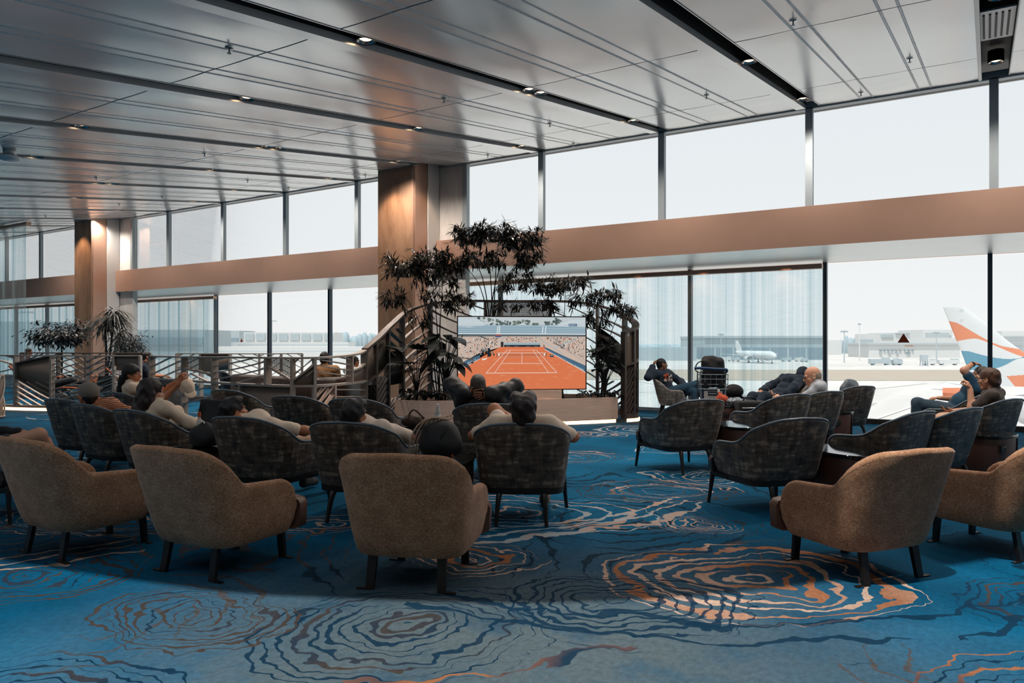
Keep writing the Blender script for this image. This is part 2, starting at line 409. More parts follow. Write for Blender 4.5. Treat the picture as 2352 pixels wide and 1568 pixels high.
for i, (x, y, k) in enumerate(spots):
    if y < edge_roof(x)+.6 or x < -29 or (abs(x+10.55) < .2 and y > 12.2): continue
    spot('downlight_beam', (x+.075, y, zc(y)-.05), (x+.075, y+.001, 0), (260 if y > 11 else 190 if y > 7 else 32), (150 if y > 11 else 118), (1, .86, .76), .9, .06)
# sprinklers
M_STEEL = plain('brushed_steel', '#9aa0a3', .3, .9, .05)
def sprinkler():
    t = thing('ceiling_sprinkler', '', 'sprinkler')
    m = MB(); m.lathe((0, 0, 0), [(.042, 0), (.038, -.008), (.012, -.012)], n=14); m.build('escutcheon', M_CHROME, t, smooth=True)
    m = MB(); m.tube([(0, 0, 0), (0, 0, -.05)], .008, 6); m.lathe((0, 0, -.055), [(.02, 0), (.022, .006)], n=10); m.build('nozzle', M_STEEL, t)
    return t
sp = sprinkler(); used = False
for (px, py) in [(537, 112), (1007, 233), (1822, 52), (2090, 138), (1622, 222), (1260, 287), (1982, 215), (1275, 355), (1134, 356), (200, 414), (551, 419), (527, 342), (42, 285), (255, 473), (390, 450), (317, 492), (677, 431), (853, 402), (72, 503)]:
    r = (px-CXP)/FPX; Yr = CS+SN*r; tt = (3.75-.03-EYE)/((HOR-py)/FPX-SLOPE*Yr); p = D(px, py, tt)
    k = min(range(len(XS)), key=lambda i: min(abs(p.x-XS[i]-.9), abs(p.x-XS[i]-1.75))); xx = min((XS[k]+.905, XS[k]+1.73), key=lambda q: abs(q-p.x))
    yy = min(p.y, YU-.25)
    place(sp, used, (xx, yy, zc(yy)-.008), 0, 'small chrome fire sprinkler hanging from the metal ceiling', 'ceiling sprinklers'); used = True
t = thing('smoke_detector', 'white round detector hanging below the metal ceiling at far left', 'detector')
r = (22-CXP)/FPX; tt = 2.2/((HOR-350)/FPX-SLOPE*(CS+SN*r)); p = D(22, 350, tt); t.location = (p.x, p.y, zc(p.y)-.12)
m = MB(); m.lathe((0, 0, 0), [(.0, -.05), (.13, -.045), (.15, -.01), (.15, .01), (.11, .02)], n=24, cap=False); m.build('cover', M_WHITE, t, smooth=True)
m = MB(); m.lathe((0, 0, .02), [(.09, 0), (.09, .1)], n=20); m.build('mount_base', M_LIP, t, smooth=True)
# air vent at the right channel
t = thing('air_vent', 'grey slotted air vent in the channel at upper right', 'vent', (.09, 10.35, zc(10.35)+.11)); t.rotation_euler.x = math.atan(SLOPE)
m = MB(); m.box((0, 0, 0), (.36, 1.5, .02)); m.build('plate', M_LIP, t)
m = MB()
for i in range(5): m.box((-.12+.06*i, 0, -.012), (.022, 1.2, .02))
m.build('slot', M_DARK, t)
# walls ------------------------------------------------------------------
def wall(name, c, s, mat): m = MB(); m.box(c, s); return struct(m.build(name, mat))
wall('wall_left', (-38.3, 3.2, 2.8), (.3, 24, 6.4), M_WHITE)
wall('wall_right', (8.3, 3.2, 2.8), (.3, 24, 6.4), M_WHITE)
wall('wall_rear', (-15, -9.1, 2), (47, .3, 4.5), plain('rear_plaster', '#b9a795', .7))
m = MB()
m.add([(x, y, z) for x in (-38, 8.2) for (y, z) in ((YB, 3.118), (YB, 3.80), (YU+.1, 3.80), (YL+.08, 3.80), (YL+.08, 2.98), (YL-.03, 2.98))], [(0, 6, 7, 1), (1, 7, 8, 2), (2, 8, 9, 3), (3, 9, 10, 4), (4, 10, 11, 5)])
beam = struct(m.build('wall_bulkhead', M_COPPER, recalc=False))
m = MB(); m.add([(-38, YB, 3.118), (8.2, YB, 3.118), (8.2, YL-.03, 2.98), (-38, YL-.03, 2.98)], [(0, 1, 2, 3)]); m.build('soffit', M_SOFF, beam)
wall('trim_window_sill', (-15, YL+.02, .04), (46.4, .12, .1), M_TRACK)
wall('trim_window_head', (-15, YU+.05, zc(YU)-.0), (46.4, .14, .06), M_MULL)
# columns ----------------------------------------------------------------
for k, x1 in enumerate((-10.63, -23.92, -37.2)):
    x0 = x1-1.06
    t = bpy.data.objects.new('wall_column_%d' % (k+1), None); COL.objects.link(t); struct(t)
    m = MB(); m.box(((x0+x1)/2, 12.98, 2.96), (1.06, .9, 5.9)); m.build('core', M_STONE, t)
    m = MB(); m.box((x1+.006, 12.77, 2.96), (.012, .42, 5.9)); m.box((x1-.03, 12.527, 2.96), (.045, .02, 5.9)); m.build('copper_edge', M_COPPER, t)
    m = MB(); m.box((x1+.012, 13.2, 2.96), (.02, .4, 5.9)); m.build('white_return', M_WHITE, t)
    m = MB(); m.box((x1+.38, 13.5, 2.96), (.76, .16, 5.9)); m.build('pier', M_CONC, t)
    m = MB(); m.box((x1-.02, 12.533, 2.96), (.02, .03, 5.9)); m.build('groove', M_TRACK, t)
# windows ----------------------------------------------------------------
bays = []
for k, c in enumerate((3.43, -9.86, -23.15, -36.4)):      # first mullion right of each column
    xs_ = [c+.0, c+1.98, c+4.64, c+7.3, c+9.95]
    bays.append(xs_)
mul = sorted([x for b in bays for x in b if -37.5 < x < 7.5]); wn = 0
edges = sorted(mul+[x1-1.06 for x1 in (-10.63, -23.92)]+[7.9])
for a, b in zip(edges, edges[1:]):
    wn += 1; t = bpy.data.objects.new('window_%d' % wn, None); COL.objects.link(t); struct(t)
    if any(abs(a-(x1-1.06)) < .01 for x1 in (-10.63, -23.92)): continue
    m = MB(); m.box(((a+b)/2, YU+.08, 4.6), (b-a-.02, .012, 1.66)); m.build('pane', M_GLASS, t)
    m = MB(); m.box((a, YU+.02, 4.6), (.12, .1, 1.8)); m.build('mullion', M_MULL, t)
M_MULL2 = plain('steel_blue_mullion', '#3b4a55', .4, .4, .05)
lo = [-37, -34.4, -31.8, -29.2, -26.6]
lo += [PY(px, 784, YL).x for px in (495, 618, 757)]+[-12.4, -9.9]+[PY(px, 784, YL).x for px in (1585, 1895, 2274)]+[2.6, 5.2, 7.9]
lo = sorted(lo)
for a, b in zip(lo, lo[1:]):
    wn += 1; t = bpy.data.objects.new('window_%d' % wn, None); COL.objects.link(t); struct(t)
    m = MB(); m.box(((a+b)/2, YL+.04, 1.52), (b-a-.02, .014, 2.88)); m.build('pane', M_GLASS, t)
    m = MB(); m.box((a, YL+.02, 1.5), (.07, .12, 2.98)); m.build('mullion', M_MULL2, t)
# warning triangles on the glass
M_RED = plain('signal_red', '#b8431f', .6)
for (px, py, w, lab) in ((2075, 776, 22, 'red triangle sticker on the large clear pane at right'), (553, 781, 9, 'small red triangle sticker on the window left of the brown column')):
    p = PY(px, py, YL-.0); u = w/FPX*(p-Vector((0, 0, EYE))).length*1.0
    m = MB(); m.add([(-u/2, 0, -u*.43), (u/2, 0, -u*.43), (0, 0, u*.43), (-u/2, .003, -u*.43), (u/2, .003, -u*.43), (0, .003, u*.43)], [(0, 1, 2), (3, 5, 4), (0, 3, 4, 1), (1, 4, 5, 2), (2, 5, 3, 0)])
    tag(m.build('triangle_sticker', M_RED, loc=(p.x, YL+.028, p.z)), lab, 'sticker')
# camera -----------------------------------------------------------------
cam = bpy.data.cameras.new('camera'); co = bpy.data.objects.new('camera', cam); COL.objects.link(co)
cam.sensor_width = 36; cam.lens = FPX/2352*36; co.location = (0, 0, EYE); co.rotation_euler = (PI/2, 0, TH); cam.clip_end = 3000
sc = bpy.context.scene; sc.camera = co
# light ------------------------------------------------------------------
w = bpy.data.worlds.new('overcast'); sc.world = w; w.use_nodes = True; nt = w.node_tree
bg = nt.nodes['Background']; tc = nt.nodes.new('ShaderNodeTexCoord'); sx = nt.nodes.new('ShaderNodeSeparateXYZ'); rp = nt.nodes.new('ShaderNodeValToRGB')
nt.links.new(tc.outputs['Generated'], sx.inputs[0]); nt.links.new(sx.outputs[2], rp.inputs[0]); nt.links.new(rp.outputs[0], bg.inputs[0])
e = rp.color_ramp.elements; e[0].position = .0; e[0].color = (.99, .98, .965, 1); e[1].position = .45; e[1].color = (.80, .845, .875, 1)
n_ = e.new(.12); n_.color = (.92, .925, .93, 1)
bg.inputs[1].default_value = 1.0
sl = bpy.data.lights.new('sun', 'SUN'); sl.energy = 4.0; sl.angle = R_(1.2); sl.color = (1, .96, .9)
so = bpy.data.objects.new('sun', sl); COL.objects.link(so); so.rotation_euler = Vector((0, cos(SUN_EL), -sin(SUN_EL))).to_track_quat('-Z', 'Y').to_euler()
sc.view_settings.view_transform = 'Standard'; sc.view_settings.look = 'None'; sc.view_settings.exposure = 0.0; sc.view_settings.gamma = 1
cy = sc.cycles
cy.use_denoising = True; cy.max_bounces = 7; cy.diffuse_bounces = 3; cy.glossy_bounces = 3; cy.transparent_max_bounces = 24; cy.transmission_bounces = 4
cy.caustics_reflective = False; cy.caustics_refractive = False; cy.sample_clamp_indirect = 6
# column washes and bulkhead wash from real lamps
for x1 in (-10.63, -23.92):
    spot('column_lamp', (x1-.55, 11.95, zc(11.95)-.05), (x1-.5, 12.6, 3.2), 90, 75)
    spot('column_side_lamp', (x1+.75, 12.72, zc(12.72)-.05), (x1, 12.75, 3.4), 32, 70)
# ================================================================ lounge chairs and side tables
def tweed():
    t = NT('tan_tweed'); o = t.coord()
    a = t.noise(t.coord('Object', (60, 60, 190)), 1, 3, .6); b = t.noise(t.coord('Object', (190, 190, 60)), 1, 3, .6); c = t.noise(o, 9, 3)
    f = t.math('ADD', t.math('ADD', t.math('MULTIPLY', a, .4), t.math('MULTIPLY', b, .4)), t.math('MULTIPLY', c, .2))
    col = t.ramp(f, [(.34, lin('#6e4c36')), (.5, lin('#a87a5b')), (.66, lin('#d8b08d'))])
    t.bsdf(col, .9, normal=t.bump(f, .4, .004), Sheen_Weight=.15, Specular_IOR_Level=.2); return t.done()
def worn_velvet(name, dark, mid_, lite):
    t = NT(name); o = t.coord()
    a = t.noise(t.coord('Object', (22, 22, 5)), 1, 3, .6); b = t.noise(t.coord('Object', (6, 6, 34)), 1, 3, .6); c = t.noise(o, 6, 5, .7)
    f = t.math('ADD', t.math('ADD', t.math('MULTIPLY', a, .42), t.math('MULTIPLY', b, .42)), t.math('MULTIPLY', c, .34))
    col = t.ramp(f, [(.49, lin(dark)), (.56, lin(mid_)), (.61, lin(mid_)), (.68, lin(lite))])
    t.bsdf(col, .42, normal=t.bump(f, .25, .003), Sheen_Weight=.12, Sheen_Roughness=.35, Specular_IOR_Level=.5); return t.done()
M_TWEED = tweed(); M_VELV = worn_velvet('distressed_velvet', '#332f2b', '#574d43', '#8f8070')
M_VELVL = worn_velvet('leaf_print_velvet', '#4b4844', '#77716a', '#a8a49d')
M_BLEATH = plain('brown_leather', '#6b4c3c', .42, 0, .1, 12); M_DLEATH = plain('dark_leather', '#23282c', .32, 0, .12, 14)
M_PIPE = plain('slate_piping', '#66727a', .3, 0, .05); M_LEG = plain('espresso_wood', '#17120f', .4, 0, .15, 20); M_SEAM = plain('tan_welt', '#5f4a3c', .8)

def upath(hw, La, Dr, e=4.0, n_st=10, n_arc=34):
    "U-shaped plan line, right arm tip -> round the back -> left arm tip: list of (x, y, nx, ny, s); the back apex lies at y = 0"
    pts = [(hw, Dr+La*(1-i/n_st)) for i in range(n_st)]
    for i in range(n_arc+1):
        a = PI*i/n_arc; ca, sa = cos(a), sin(a)
        pts.append((math.copysign(abs(ca)**(2/e), ca)*hw, Dr-abs(sa)**(2/e)*Dr))
    pts += [(-x, y) for x, y in pts[:n_st]][::-1]
    # even spacing
    L = [0]
    for p, q in zip(pts, pts[1:]): L.append(L[-1]+math.hypot(q[0]-p[0], q[1]-p[1]))
    N = 56; out = []; tab_x = list(zip(L, [p[0] for p in pts])); tab_y = list(zip(L, [p[1] for p in pts]))
    P = [(pwl(L[-1]*i/N, tab_x), pwl(L[-1]*i/N, tab_y)) for i in range(N+1)]
    for i, (x, y) in enumerate(P):
        a, b = P[max(0, i-1)], P[min(N, i+1)]; dx, dy = b[0]-a[0], b[1]-a[1]; l = math.hypot(dx, dy)
        s_ = L[-1]*i/N; out.append((x, y, -dy/l, dx/l, min(s_, L[-1]-s_)))
    out = [(x, y, -nx if (nx*x < 0 and abs(x) > .02) else nx, ny, s_) for x, y, nx, ny, s_ in out]
    return [(x, y, nx, -abs(ny), s_) for x, y, nx, ny, s_ in out], L[-1]
def soft(f, s, w=.035): return sum(f(s+w*k/3) for k in range(-3, 4))/7
def tub_shell(path, zb, top, T, lean_s, lean_b, tuck=.045, inner=.36, rb=.07, rf=.12):
    rows = []; tops = []
    for (x, y, nx, ny, s) in path:
        zt = top(s); z0 = zb
        if s < rb: z0 = zb+.9*(rb-math.sqrt(max(0, rb*rb-(rb-s)**2)))
        if s < rf: zt = zt-1.0*(rf-math.sqrt(max(0, rf*rf-(rf-s)**2)))
        ln = lerp(lean_s, lean_b, max(0, -ny)**1.5)
        prof = []
        def P(off, z): k = off+ln*(z-zb); return (x+nx*k, y+ny*k, z)
        h = zt-z0
        prof += [P(-T*.9, z0+.005), P(-tuck, z0), P(-tuck*.45, z0+.03), P(-.006, z0+.085)]
        for f in (.3, .5, .7, .85): prof.append(P(0, z0+.085+(h-.085-.03)*f))
        for a in range(0, 181, 30): prof.append(P(-T/2+T/2*cos(R_(a)), zt-.03+.03*sin(R_(a))))
        for f in (.25, .6, 1): prof.append(P(-T, lerp(zt-.03, min(inner, zt-.04), f)))
        rows.append(prof); tops.append(P(-.004, zt-.028))
    return rows, tops
def chair_tan():
    t = thing('tub_chair', '', 'chair')
    path, L = upath(.365, .31, .30); path = [(x, y-.265, *r) for x, y, *r in path]
    tb = [(0, .575), (.47, .605), (.60, .815), (.65, .85), (.9, .86)]
    def top(s): return soft(lambda q: pwl(q, tb), s, .028)
    rows, tops = tub_shell(path, .205, top, .08, .10, .30, tuck=.03, rf=.15)
    m = MB(); m.grid(rows); n = len(rows[0])
    for r in (rows[0], rows[-1]): m.add(r, [tuple(range(n))])
    m.build('shell', M_TWEED, t, auto=50)
    m = MB(); m.tube(tops[1:-1], .0035, 5); m.build('welt', M_SEAM, t, smooth=True)
    seat(t, M_BLEATH, .56, .215, .435, .485, wide=.79, ya=.355)
    for sx in (-1, 1):
        for sy in (-1, 1):
            m = MB(); a = Vector((sx*.215, -.18 if sy < 0 else .36, .25)); b = Vector((sx*.225, -.225 if sy < 0 else .375, 0))
            m.bar(a, b, .058, .03, up=(0, 1, 0), w2=.05, h2=.026); m.box((b.x+sx*.05, b.y, .004), (.07, .03, .008)); m.build('leg', M_LEG, t)
    return t
def seat(t, mat, w, z0, z1, yf, yb=-.2, wide=0, ya=.33):
    "cushion; with `wide` the part in front of the arms spreads out into a T"
    m = MB(); wd = wide or w; lv = [(z0, .03), (z0+.02, .004), (z1-.05, 0), (z1-.018, .012), (z1-.002, .04), (z1+.012, .12), (z1+.018, .2)]
    pl = [(-.33*w, yb), (-.45*w, lerp(yb, ya, .3)), (-.5*w, lerp(yb, ya, .6)), (-.5*w, ya), (-.5*wd, ya+.012), (-.5*wd, lerp(ya, yf, .6)), (-.46*wd, yf-.015), (-.25*wd, yf), (0, yf+.006)]
    ring = pl+[(-x, y) for x, y in pl[:-1]][::-1]
    cy_ = (yb+yf)/2; rows = [[(x*(1-2*k/w), cy_+(y-cy_)*(1-2*k/(yf-yb)), z) for x, y in ring] for z, k in lv]
    m.grid(rows, True); n = len(ring); m.add(rows[-1], [tuple(range(n))]); m.add(rows[0], [tuple(range(n))[::-1]])
    return m.build('seat', mat, t, auto=60)
def chair_dark():
    t = thing('club_chair', '', 'chair')
    path, L = upath(.362, .33, .29); path = [(x, y-.25, *r) for x, y, *r in path]
    tb = [(0, .59), (.34, .605), (.44, .64), (.60, .785), (.68, .838), (.9, .85)]
    def top(s): return soft(lambda q: pwl(q, tb), s, .05)
    rows, tops = tub_shell(path, .295, top, .07, .10, .27, tuck=.02, rf=.13)
    m = MB(); m.grid(rows); n = len(rows[0])
    for r in (rows[0], rows[-1]): m.add(r, [tuple(range(n))])
    m.build('shell', M_VELV, t, auto=50)
    # piping runs over the arm front and along the whole top
    pp = [rows[0][3], rows[0][5]]+[(a+Vector((0, 0, .032)) if isinstance(a, Vector) else (a[0], a[1], a[2]+.026)) for a in tops]+[rows[-1][5], rows[-1][3]]
    m = MB(); m.tube(pp, .0115, 6); m.build('piping', M_PIPE, t, smooth=True)
    seat(t, M_DLEATH, .58, .295, .455, .48, wide=.76, ya=.375)
    p2, _ = upath(.352, .34, .28); p2 = [(x, y-.24, *r) for x, y, *r in p2]; m = MB(); r2 = []
    for (x, y, nx, ny, s) in p2: r2.append([(x-nx*.07, y-ny*.07, .30), (x, y, .30), (x-nx*.004, y-ny*.004, .25), (x-nx*.07, y-ny*.07, .25)])
    m.grid(r2+[]); m.add([v for v in r2[0]]+[v for v in r2[-1]], [(0, 1, 2, 3), (4, 7, 6, 5), ]); m.box((0, .40, .27), (.68, .05, .05)); m.build('frame', M_LEG, t, auto=40)
    for sx in (-1, 1):
        pts = catmull([(sx*.350, .395, .31), (sx*.356, .405, .26), (sx*.368, .415, .14), (sx*.382, .43, 0)], 8)
        m = MB(); m.tube(pts, [.024, .026, .025, .023, .021, .019, .017, .016, .015], 8); m.bar((sx*.350, .40, .28), (sx*.34, .18, .272), .05, .035, w2=.03, h2=.02); m.build('leg', M_LEG, t, smooth=False, auto=50)
        pts = catmull([(sx*.17, -.17, .28), (sx*.185, -.215, .24), (sx*.195, -.25, .14), (sx*.205, -.285, 0)], 8)
        m = MB(); m.tube(pts, [.034, .03, .027, .025, .023, .021, .019, .017, .016], 8); m.build('leg', M_LEG, t, auto=50)
    return t
def chair_light():
    t = thing('occasional_chair', '', 'chair')
    path, L = upath(.30, .22, .27); path = [(x, y-.23, *r) for x, y, *r in path]
    def top(s): return lerp(.60, .80, sstep(.24, .52, s))
    rows, tops = tub_shell(path, .30, top, .06, .09, .24, tuck=.03, rf=.09)
    m = MB(); m.grid(rows); n = len(rows[0])
    for r in (rows[0], rows[-1]): m.add(r, [tuple(range(n))])
    m.build('shell', M_VELVL, t, auto=50)
    seat(t, M_DLEATH, .48, .31, .43, .31, ya=.2)
    for sx in (-1, 1):
        for y0, y1 in ((-.16, -.26), (.2, .3)):
            m = MB(); m.bar((sx*.2, y0, .31), (sx*.24, y1, 0), .045, .045, w2=.026, h2=.026); m.build('leg', M_LEG, t)
    return t
# tan chairs in the front row: (lat, ahead, heading, label)
GT = 'tan fabric chairs in the front row'; pr = chair_tan(); u = False
for la, d, h, lab in [(-.60, 4.66, 10, 'tan tweed tub chair seen from behind, nearest and central, below the black backpack'),
                      (-1.97, 4.92, 27, 'tan tweed tub chair second from left in the front row, brown seat showing'),
                      (-3.14, 5.33, 31, 'tan tweed tub chair at the far left edge of the front row'),
                      (2.30, 4.83, -22, 'tan tweed tub chair on the big orange carpet rings at right'),
                      (3.56, 5.33, -27, 'tan tweed tub chair cut off by the right edge of the picture')]:
    place(pr, u, C(la, d), head(h), lab, GT); u = True
GD = 'dark patterned club chairs'; pr = chair_dark(); u = False
CH = {}
for key, la, d, h, lab in [('kid', .09, 6.27, 3, 'dark patterned club chair of the young man in the tan T-shirt'),
        ('boss', -.24, 8.14, 2, 'dark patterned club chair of the man with hands behind his head'),
        ('R1', 2.01, 8.66, -22, 'empty dark club chair left of the round-fronted table, nearest the wooden planter'),
        ('R2', 2.34, 6.63, -19, 'empty dark club chair in front of the tan chair on the carpet rings'),
        ('R3', 3.35, 9.5, -27, 'dark club chair between the two glossy side tables, suitcase behind it'),
        ('R4', 3.99, 10.0, -27, 'dark club chair holding the bald man in the grey shirt'),
        ('R6', 3.62, 7.2, -35, 'dark club chair behind the white-topped table, in front of the blue-shirt man'),
        ('R7', 4.31, 7.58, -33, 'dark club chair directly in front of the man in the brown T-shirt'),
        ('R8', 5.50, 8.72, -30, 'dark club chair at the right edge holding the man in the brown T-shirt'),
        ('R5', 4.97, 11.15, -25, 'dark club chair half hidden behind the bald man'),
        ('L1', -4.98, 8.72, 26, 'leftmost dark club chair, its back edge beside the grey cap'),
        ('L2', -4.27, 8.02, 31, 'dark club chair holding the person in the grey cap'),
        ('L3', -3.48, 7.40, 31, 'dark club chair holding the woman with long brown hair'),
        ('L4', -2.24, 6.74, 22, 'dark club chair with the sleeping black-haired man, arm along its side'),
        ('L5', -1.26, 6.33, 15, 'dark club chair with a black-haired sleeper, directly left of the black backpack'),
        ('B1', -3.7, 10.3, 28, 'empty dark club chair in the back row left, before the mesh partition'),
        ('B2', -2.50, 9.17, 22, 'empty dark club chair in the middle of the back row'),
        ('B3', -1.70, 8.76, 18, 'dark club chair in the back row nearest the television planter'),
        ('L0', -4.9, 9.8, 32, 'dark club chair holding the woman who lifts a beige cap')]:
    place(pr, u, C(la, d), head(h), lab, GD); u = True; CH[key] = (la, d, h)
pr = chair_light(); u = False
for key, la, d, h, lab in [('W1', 3.04, 14.05, 108, 'grey leaf-patterned chair by the window under the man in the dark sweatshirt'), ('W2', 4.62, 12.55, -112, 'pale leaf-patterned chair with the hooded sleeper by the curtain')]:
    place(pr, u, C(la, d), head(h), lab, 'leaf-patterned window chairs'); u = True; CH[key] = (la, d, h)
def inch(key, x, y, z):
    "point in the local frame of a placed chair -> room"
    la, d, h = CH[key]; a = R_(h); return C(la+x*cos(a)+y*sin(a), d-x*sin(a)+y*cos(a), z)
# side tables ------------------------------------------------------------
M_DRUM = plain('table_leather', '#4a2e25', .45, 0, .1, 8); M_GLOSS = plain('black_glass_top', '#0d1012', .06, 0, .02, Specular_IOR_Level=.8); M_BRASS = plain('brass', '#b8a184', .3, .8, .05)
def squirc(w, d, n=36, e=3.2):
    out = []
    for i in range(n):
        a = 2*PI*i/n; ca, sa = cos(a), sin(a)
        out.append((math.copysign(abs(ca)**(2/e), ca)*w/2, math.copysign(abs(sa)**(2/e), sa)*d/2))
    return out
def side_table():
    t = thing('side_table', '', 'table'); m = MB()
    lv = [(.53, .68, .02), (.54, .69, .05), (.56, .72, .47), (.55, .71, .485)]
    m.grid([[(x, y, z) for x, y in squirc(w, d)] for w, d, z in lv], True); m.add([(x, y, .485) for x, y in squirc(.55, .71)], [tuple(range(36))])
    m.build('drum', M_DRUM, t, auto=40)
    m = MB(); m.grid([[(x, y, z) for x, y in squirc(w, d)] for w, d, z in ((.56, .72, .487), (.58, .74, .492), (.58, .74, .515), (.572, .732, .52))], True); m.add([(x, y, .52) for x, y in squirc(.572, .732)], [tuple(range(36))]); m.build('top', M_GLOSS, t, auto=40)
    m = MB(); m.box((.14, -.345, .27), (.012, .02, .42)); m.build('seam', M_DARK, t)
    m = MB(); m.box((-.13, -.352, .385), (.09, .02, .075)); m.build('socket_plate', M_DARK, t)
    m = MB(); m.box((-.11, -.364, .405), (.03, .006, .012)); m.box((-.145, -.364, .40), (.012, .006, .01)); m.build('socket', M_BRASS, t)
    return t
pr = side_table(); u = False; TB = {}
for key, la, d, h, lab in [('S1', 2.68, 8.78, -22, 'round-fronted brown side table with glossy top left of the bald man'),
        ('S2', 3.03, 6.7, -22, 'brown side table with a bright glossy top, behind the tan chair at right'),
        ('S3', 5.05, 8.05, -28, 'brown side table behind the brown T-shirt man at the right edge'),
        ('S4', 4.48, 10.6, -26, 'tall-looking brown side table right behind the bald man, before the bare glass'),
        ('S5', -.98, 8.55, 8, 'dark side table behind the black backpack, beside the planter'),
        ('S6', -.62, 6.15, 9, 'dark brown side table under the black backpack'),
        ('S7', -3.05, 9.6, 26, 'dark side table between two empty back-row chairs'),
        ('S8', -2.95, 6.95, 27, 'dark side table with a black bag, bottle and phone'),
        ('S9', 4.03, 13.45, -10, 'brown side table with a black case by the curtain'),
        ('S10', 3.32, 11.65, -12, 'low dark table under shopping bags and the orange bag')]:
    place(pr, u, C(la, d), head(h), lab, 'brown drum side tables'); u = True; TB[key] = (la, d, h)
# ================================================================ television planter
def woodgrain(name, a, b, sc=(1.5, 1.5, 40)):
    t = NT(name); o = t.coord('Object', sc); n = t.noise(o, 1.5, 5, .65, .4)
    t.bsdf(t.ramp(n, [(.3, lin(a)), (.7, lin(b))]), .45); return t.done()
M_OAK = woodgrain('pale_oak', '#c6a693', '#e2c4b0'); M_BRONZE = plain('bronze_metal', '#6c615a', .4, .5, .05, 4); M_PALE = plain('pale_metal', '#b3a79c', .4, .45, .04, 4)
M_LED = emit('warm_led', (1.0, .56, .30), 3.6); M_SOIL = plain('dark_soil', '#15120f', .9, 0, .4, 40); M_SHEET = plain('bronze_sheet', '#85766a', .5, .3, .05, 5); M_SHDARK = plain('dark_sheet', '#22211f', .6, 0, .1)
def perforated(name, c):
    t = NT(name); u = t.add('UVMap').outputs[0]
    v = t.vmath('MULTIPLY', u, (48, 48, 1)); fr = t.vmath('SUBTRACT', t.vmath('FRACTION', v), (.5, .5, 0))
    hole = t.math('LESS_THAN', t.vmath('LENGTH', t.vmath('MULTIPLY', fr, (1, 1, 0))), .25)
    b = t.add('BsdfPrincipled', inp={'Base Color': lin(c), 'Metallic': .4, 'Roughness': .45}); tr = t.add('BsdfTransparent')
    m = t.add('MixShader', inp={0: hole, 1: b, 2: tr}); t.l.new(m.outputs[0], t.out.inputs[0]); return t.done()
M_PERF = perforated('perforated_sheet', '#9a8878')
fp = [(-2.07, 13.05), (-1.75, 12.88), (-1.2, 12.82), (-.3, 12.95), (.77, 13.22), (1.5, 13.48), (1.96, 13.68)]
front = [C(a.x, a.y) for a in catmull([(x, y, 0) for x, y in fp], 28)]
back = [C(a.x, a.y) for a in catmull([(1.98, 14.05, 0), (1.6, 14.38, 0), (1.0, 14.58, 0), (0, 14.62, 0), (-1.0, 14.42, 0), (-1.6, 13.95, 0), (-1.98, 13.4, 0)], 28)]
t = thing('planter', 'long curved pale oak planter with a glowing base under the television', 'planter')
def wallstrip(m, pts, z0, z1, th=.05, closed=False):
    n = len(pts); rows = []
    for i, p in enumerate(pts):
        d = (pts[min(i+1, n-1)]-pts[max(i-1, 0)]).normalized(); nn = Vector((d.y, -d.x, 0))*th
        rows.append([(p.x, p.y, z0), (p.x, p.y, z1), (p.x-nn.x, p.y-nn.y, z1), (p.x-nn.x, p.y-nn.y, z0)])
    m.grid([r+[r[0]] for r in rows])
    m.add(rows[0], [(0, 1, 2, 3)]); m.add(rows[-1], [(3, 2, 1, 0)])
m = MB(); wallstrip(m, front, .075, .47, .06); m.build('front_panel', M_OAK, t, auto=40)
m = MB(); wallstrip(m, back, .0, .47, .06); m.build('rear_panel', M_OAK, t, auto=40)
loop = front+back; m = MB(); m.add([(p.x, p.y, .40) for p in loop], [tuple(range(len(loop)))]); m.build('soil', M_SOIL, t)
m = MB(); ins = [p+(C(0, 14, 0)-p).normalized()*.07 for p in front]; m.add([(p.x, p.y, .08) for p in front+ins[::-1]], [tuple(range(2*len(front)))]); wallstrip(m, ins, 0, .08, .03); m.build('plinth', M_SHDARK, t)
m = MB(); wallstrip(m, [p+(C(0, 14, 0)-p).normalized()*.035 for p in front], .0, .06, .02); m.build('light_strip', M_LED, t)
tvL, tvR = C(-.976, 13.12), C(1.352, 13.40); tx = (tvR-tvL).normalized(); ty = Vector((-tx.y, tx.x, 0))  # ty points away
m = MB(); c_ = tvL+tx*1.0+ty*.08; m.box((c_.x, c_.y, .515), (1.75, .3, .23), math.atan2(tx.y, tx.x)); m.build('riser', M_OAK, t)
# television -------------------------------------------------------------
TZ0, TZ1 = .628, 1.955; TW = (tvR-tvL).length
t = thing('television', 'huge television showing an orange clay tennis court', 'television', tvL+Vector((0, 0, 0)), math.atan2(tx.y, tx.x))
m = MB(); m.box((TW/2, .045, (TZ0+TZ1)/2), (TW, .07, TZ1-TZ0)); m.build('casing', M_BLACK, t, bevel=.006)
m = MB()
for x, z, sx, sz in ((TW/2, TZ0+.008, TW, .016), (TW/2, TZ1-.008, TW, .016), (.008, (TZ0+TZ1)/2, .016, TZ1-TZ0), (TW-.008, (TZ0+TZ1)/2, .016, TZ1-TZ0)): m.box((x, .004, z), (sx, .02, sz))
m.build('bezel', plain('bezel', '#2a2019', .4), t)
m = MB(); m.box((TW*.5, .10, .72), (.5, .06, .16)); m.build('mount', M_BLACK, t)
mats = []; m = MB()
SX0, SW, SZ0, SH = .018, TW-.036, TZ0+.018, TZ1-TZ0-.036
def sp_(x, y, lay): return (SX0+(x-750)/1095*SW, .0085-lay*.0009, SZ0+(916-y)/633*SH)
def em(c, k=1.0):
    mt = emit('screen_'+c.strip('#'), c, .95)
    if mt not in mats: mats.append(mt)
    m.cur = mats.index(mt)
def poly(pts, c, lay): em(c); m.add([sp_(x, y, lay) for x, y in pts], [tuple(range(len(pts)))])
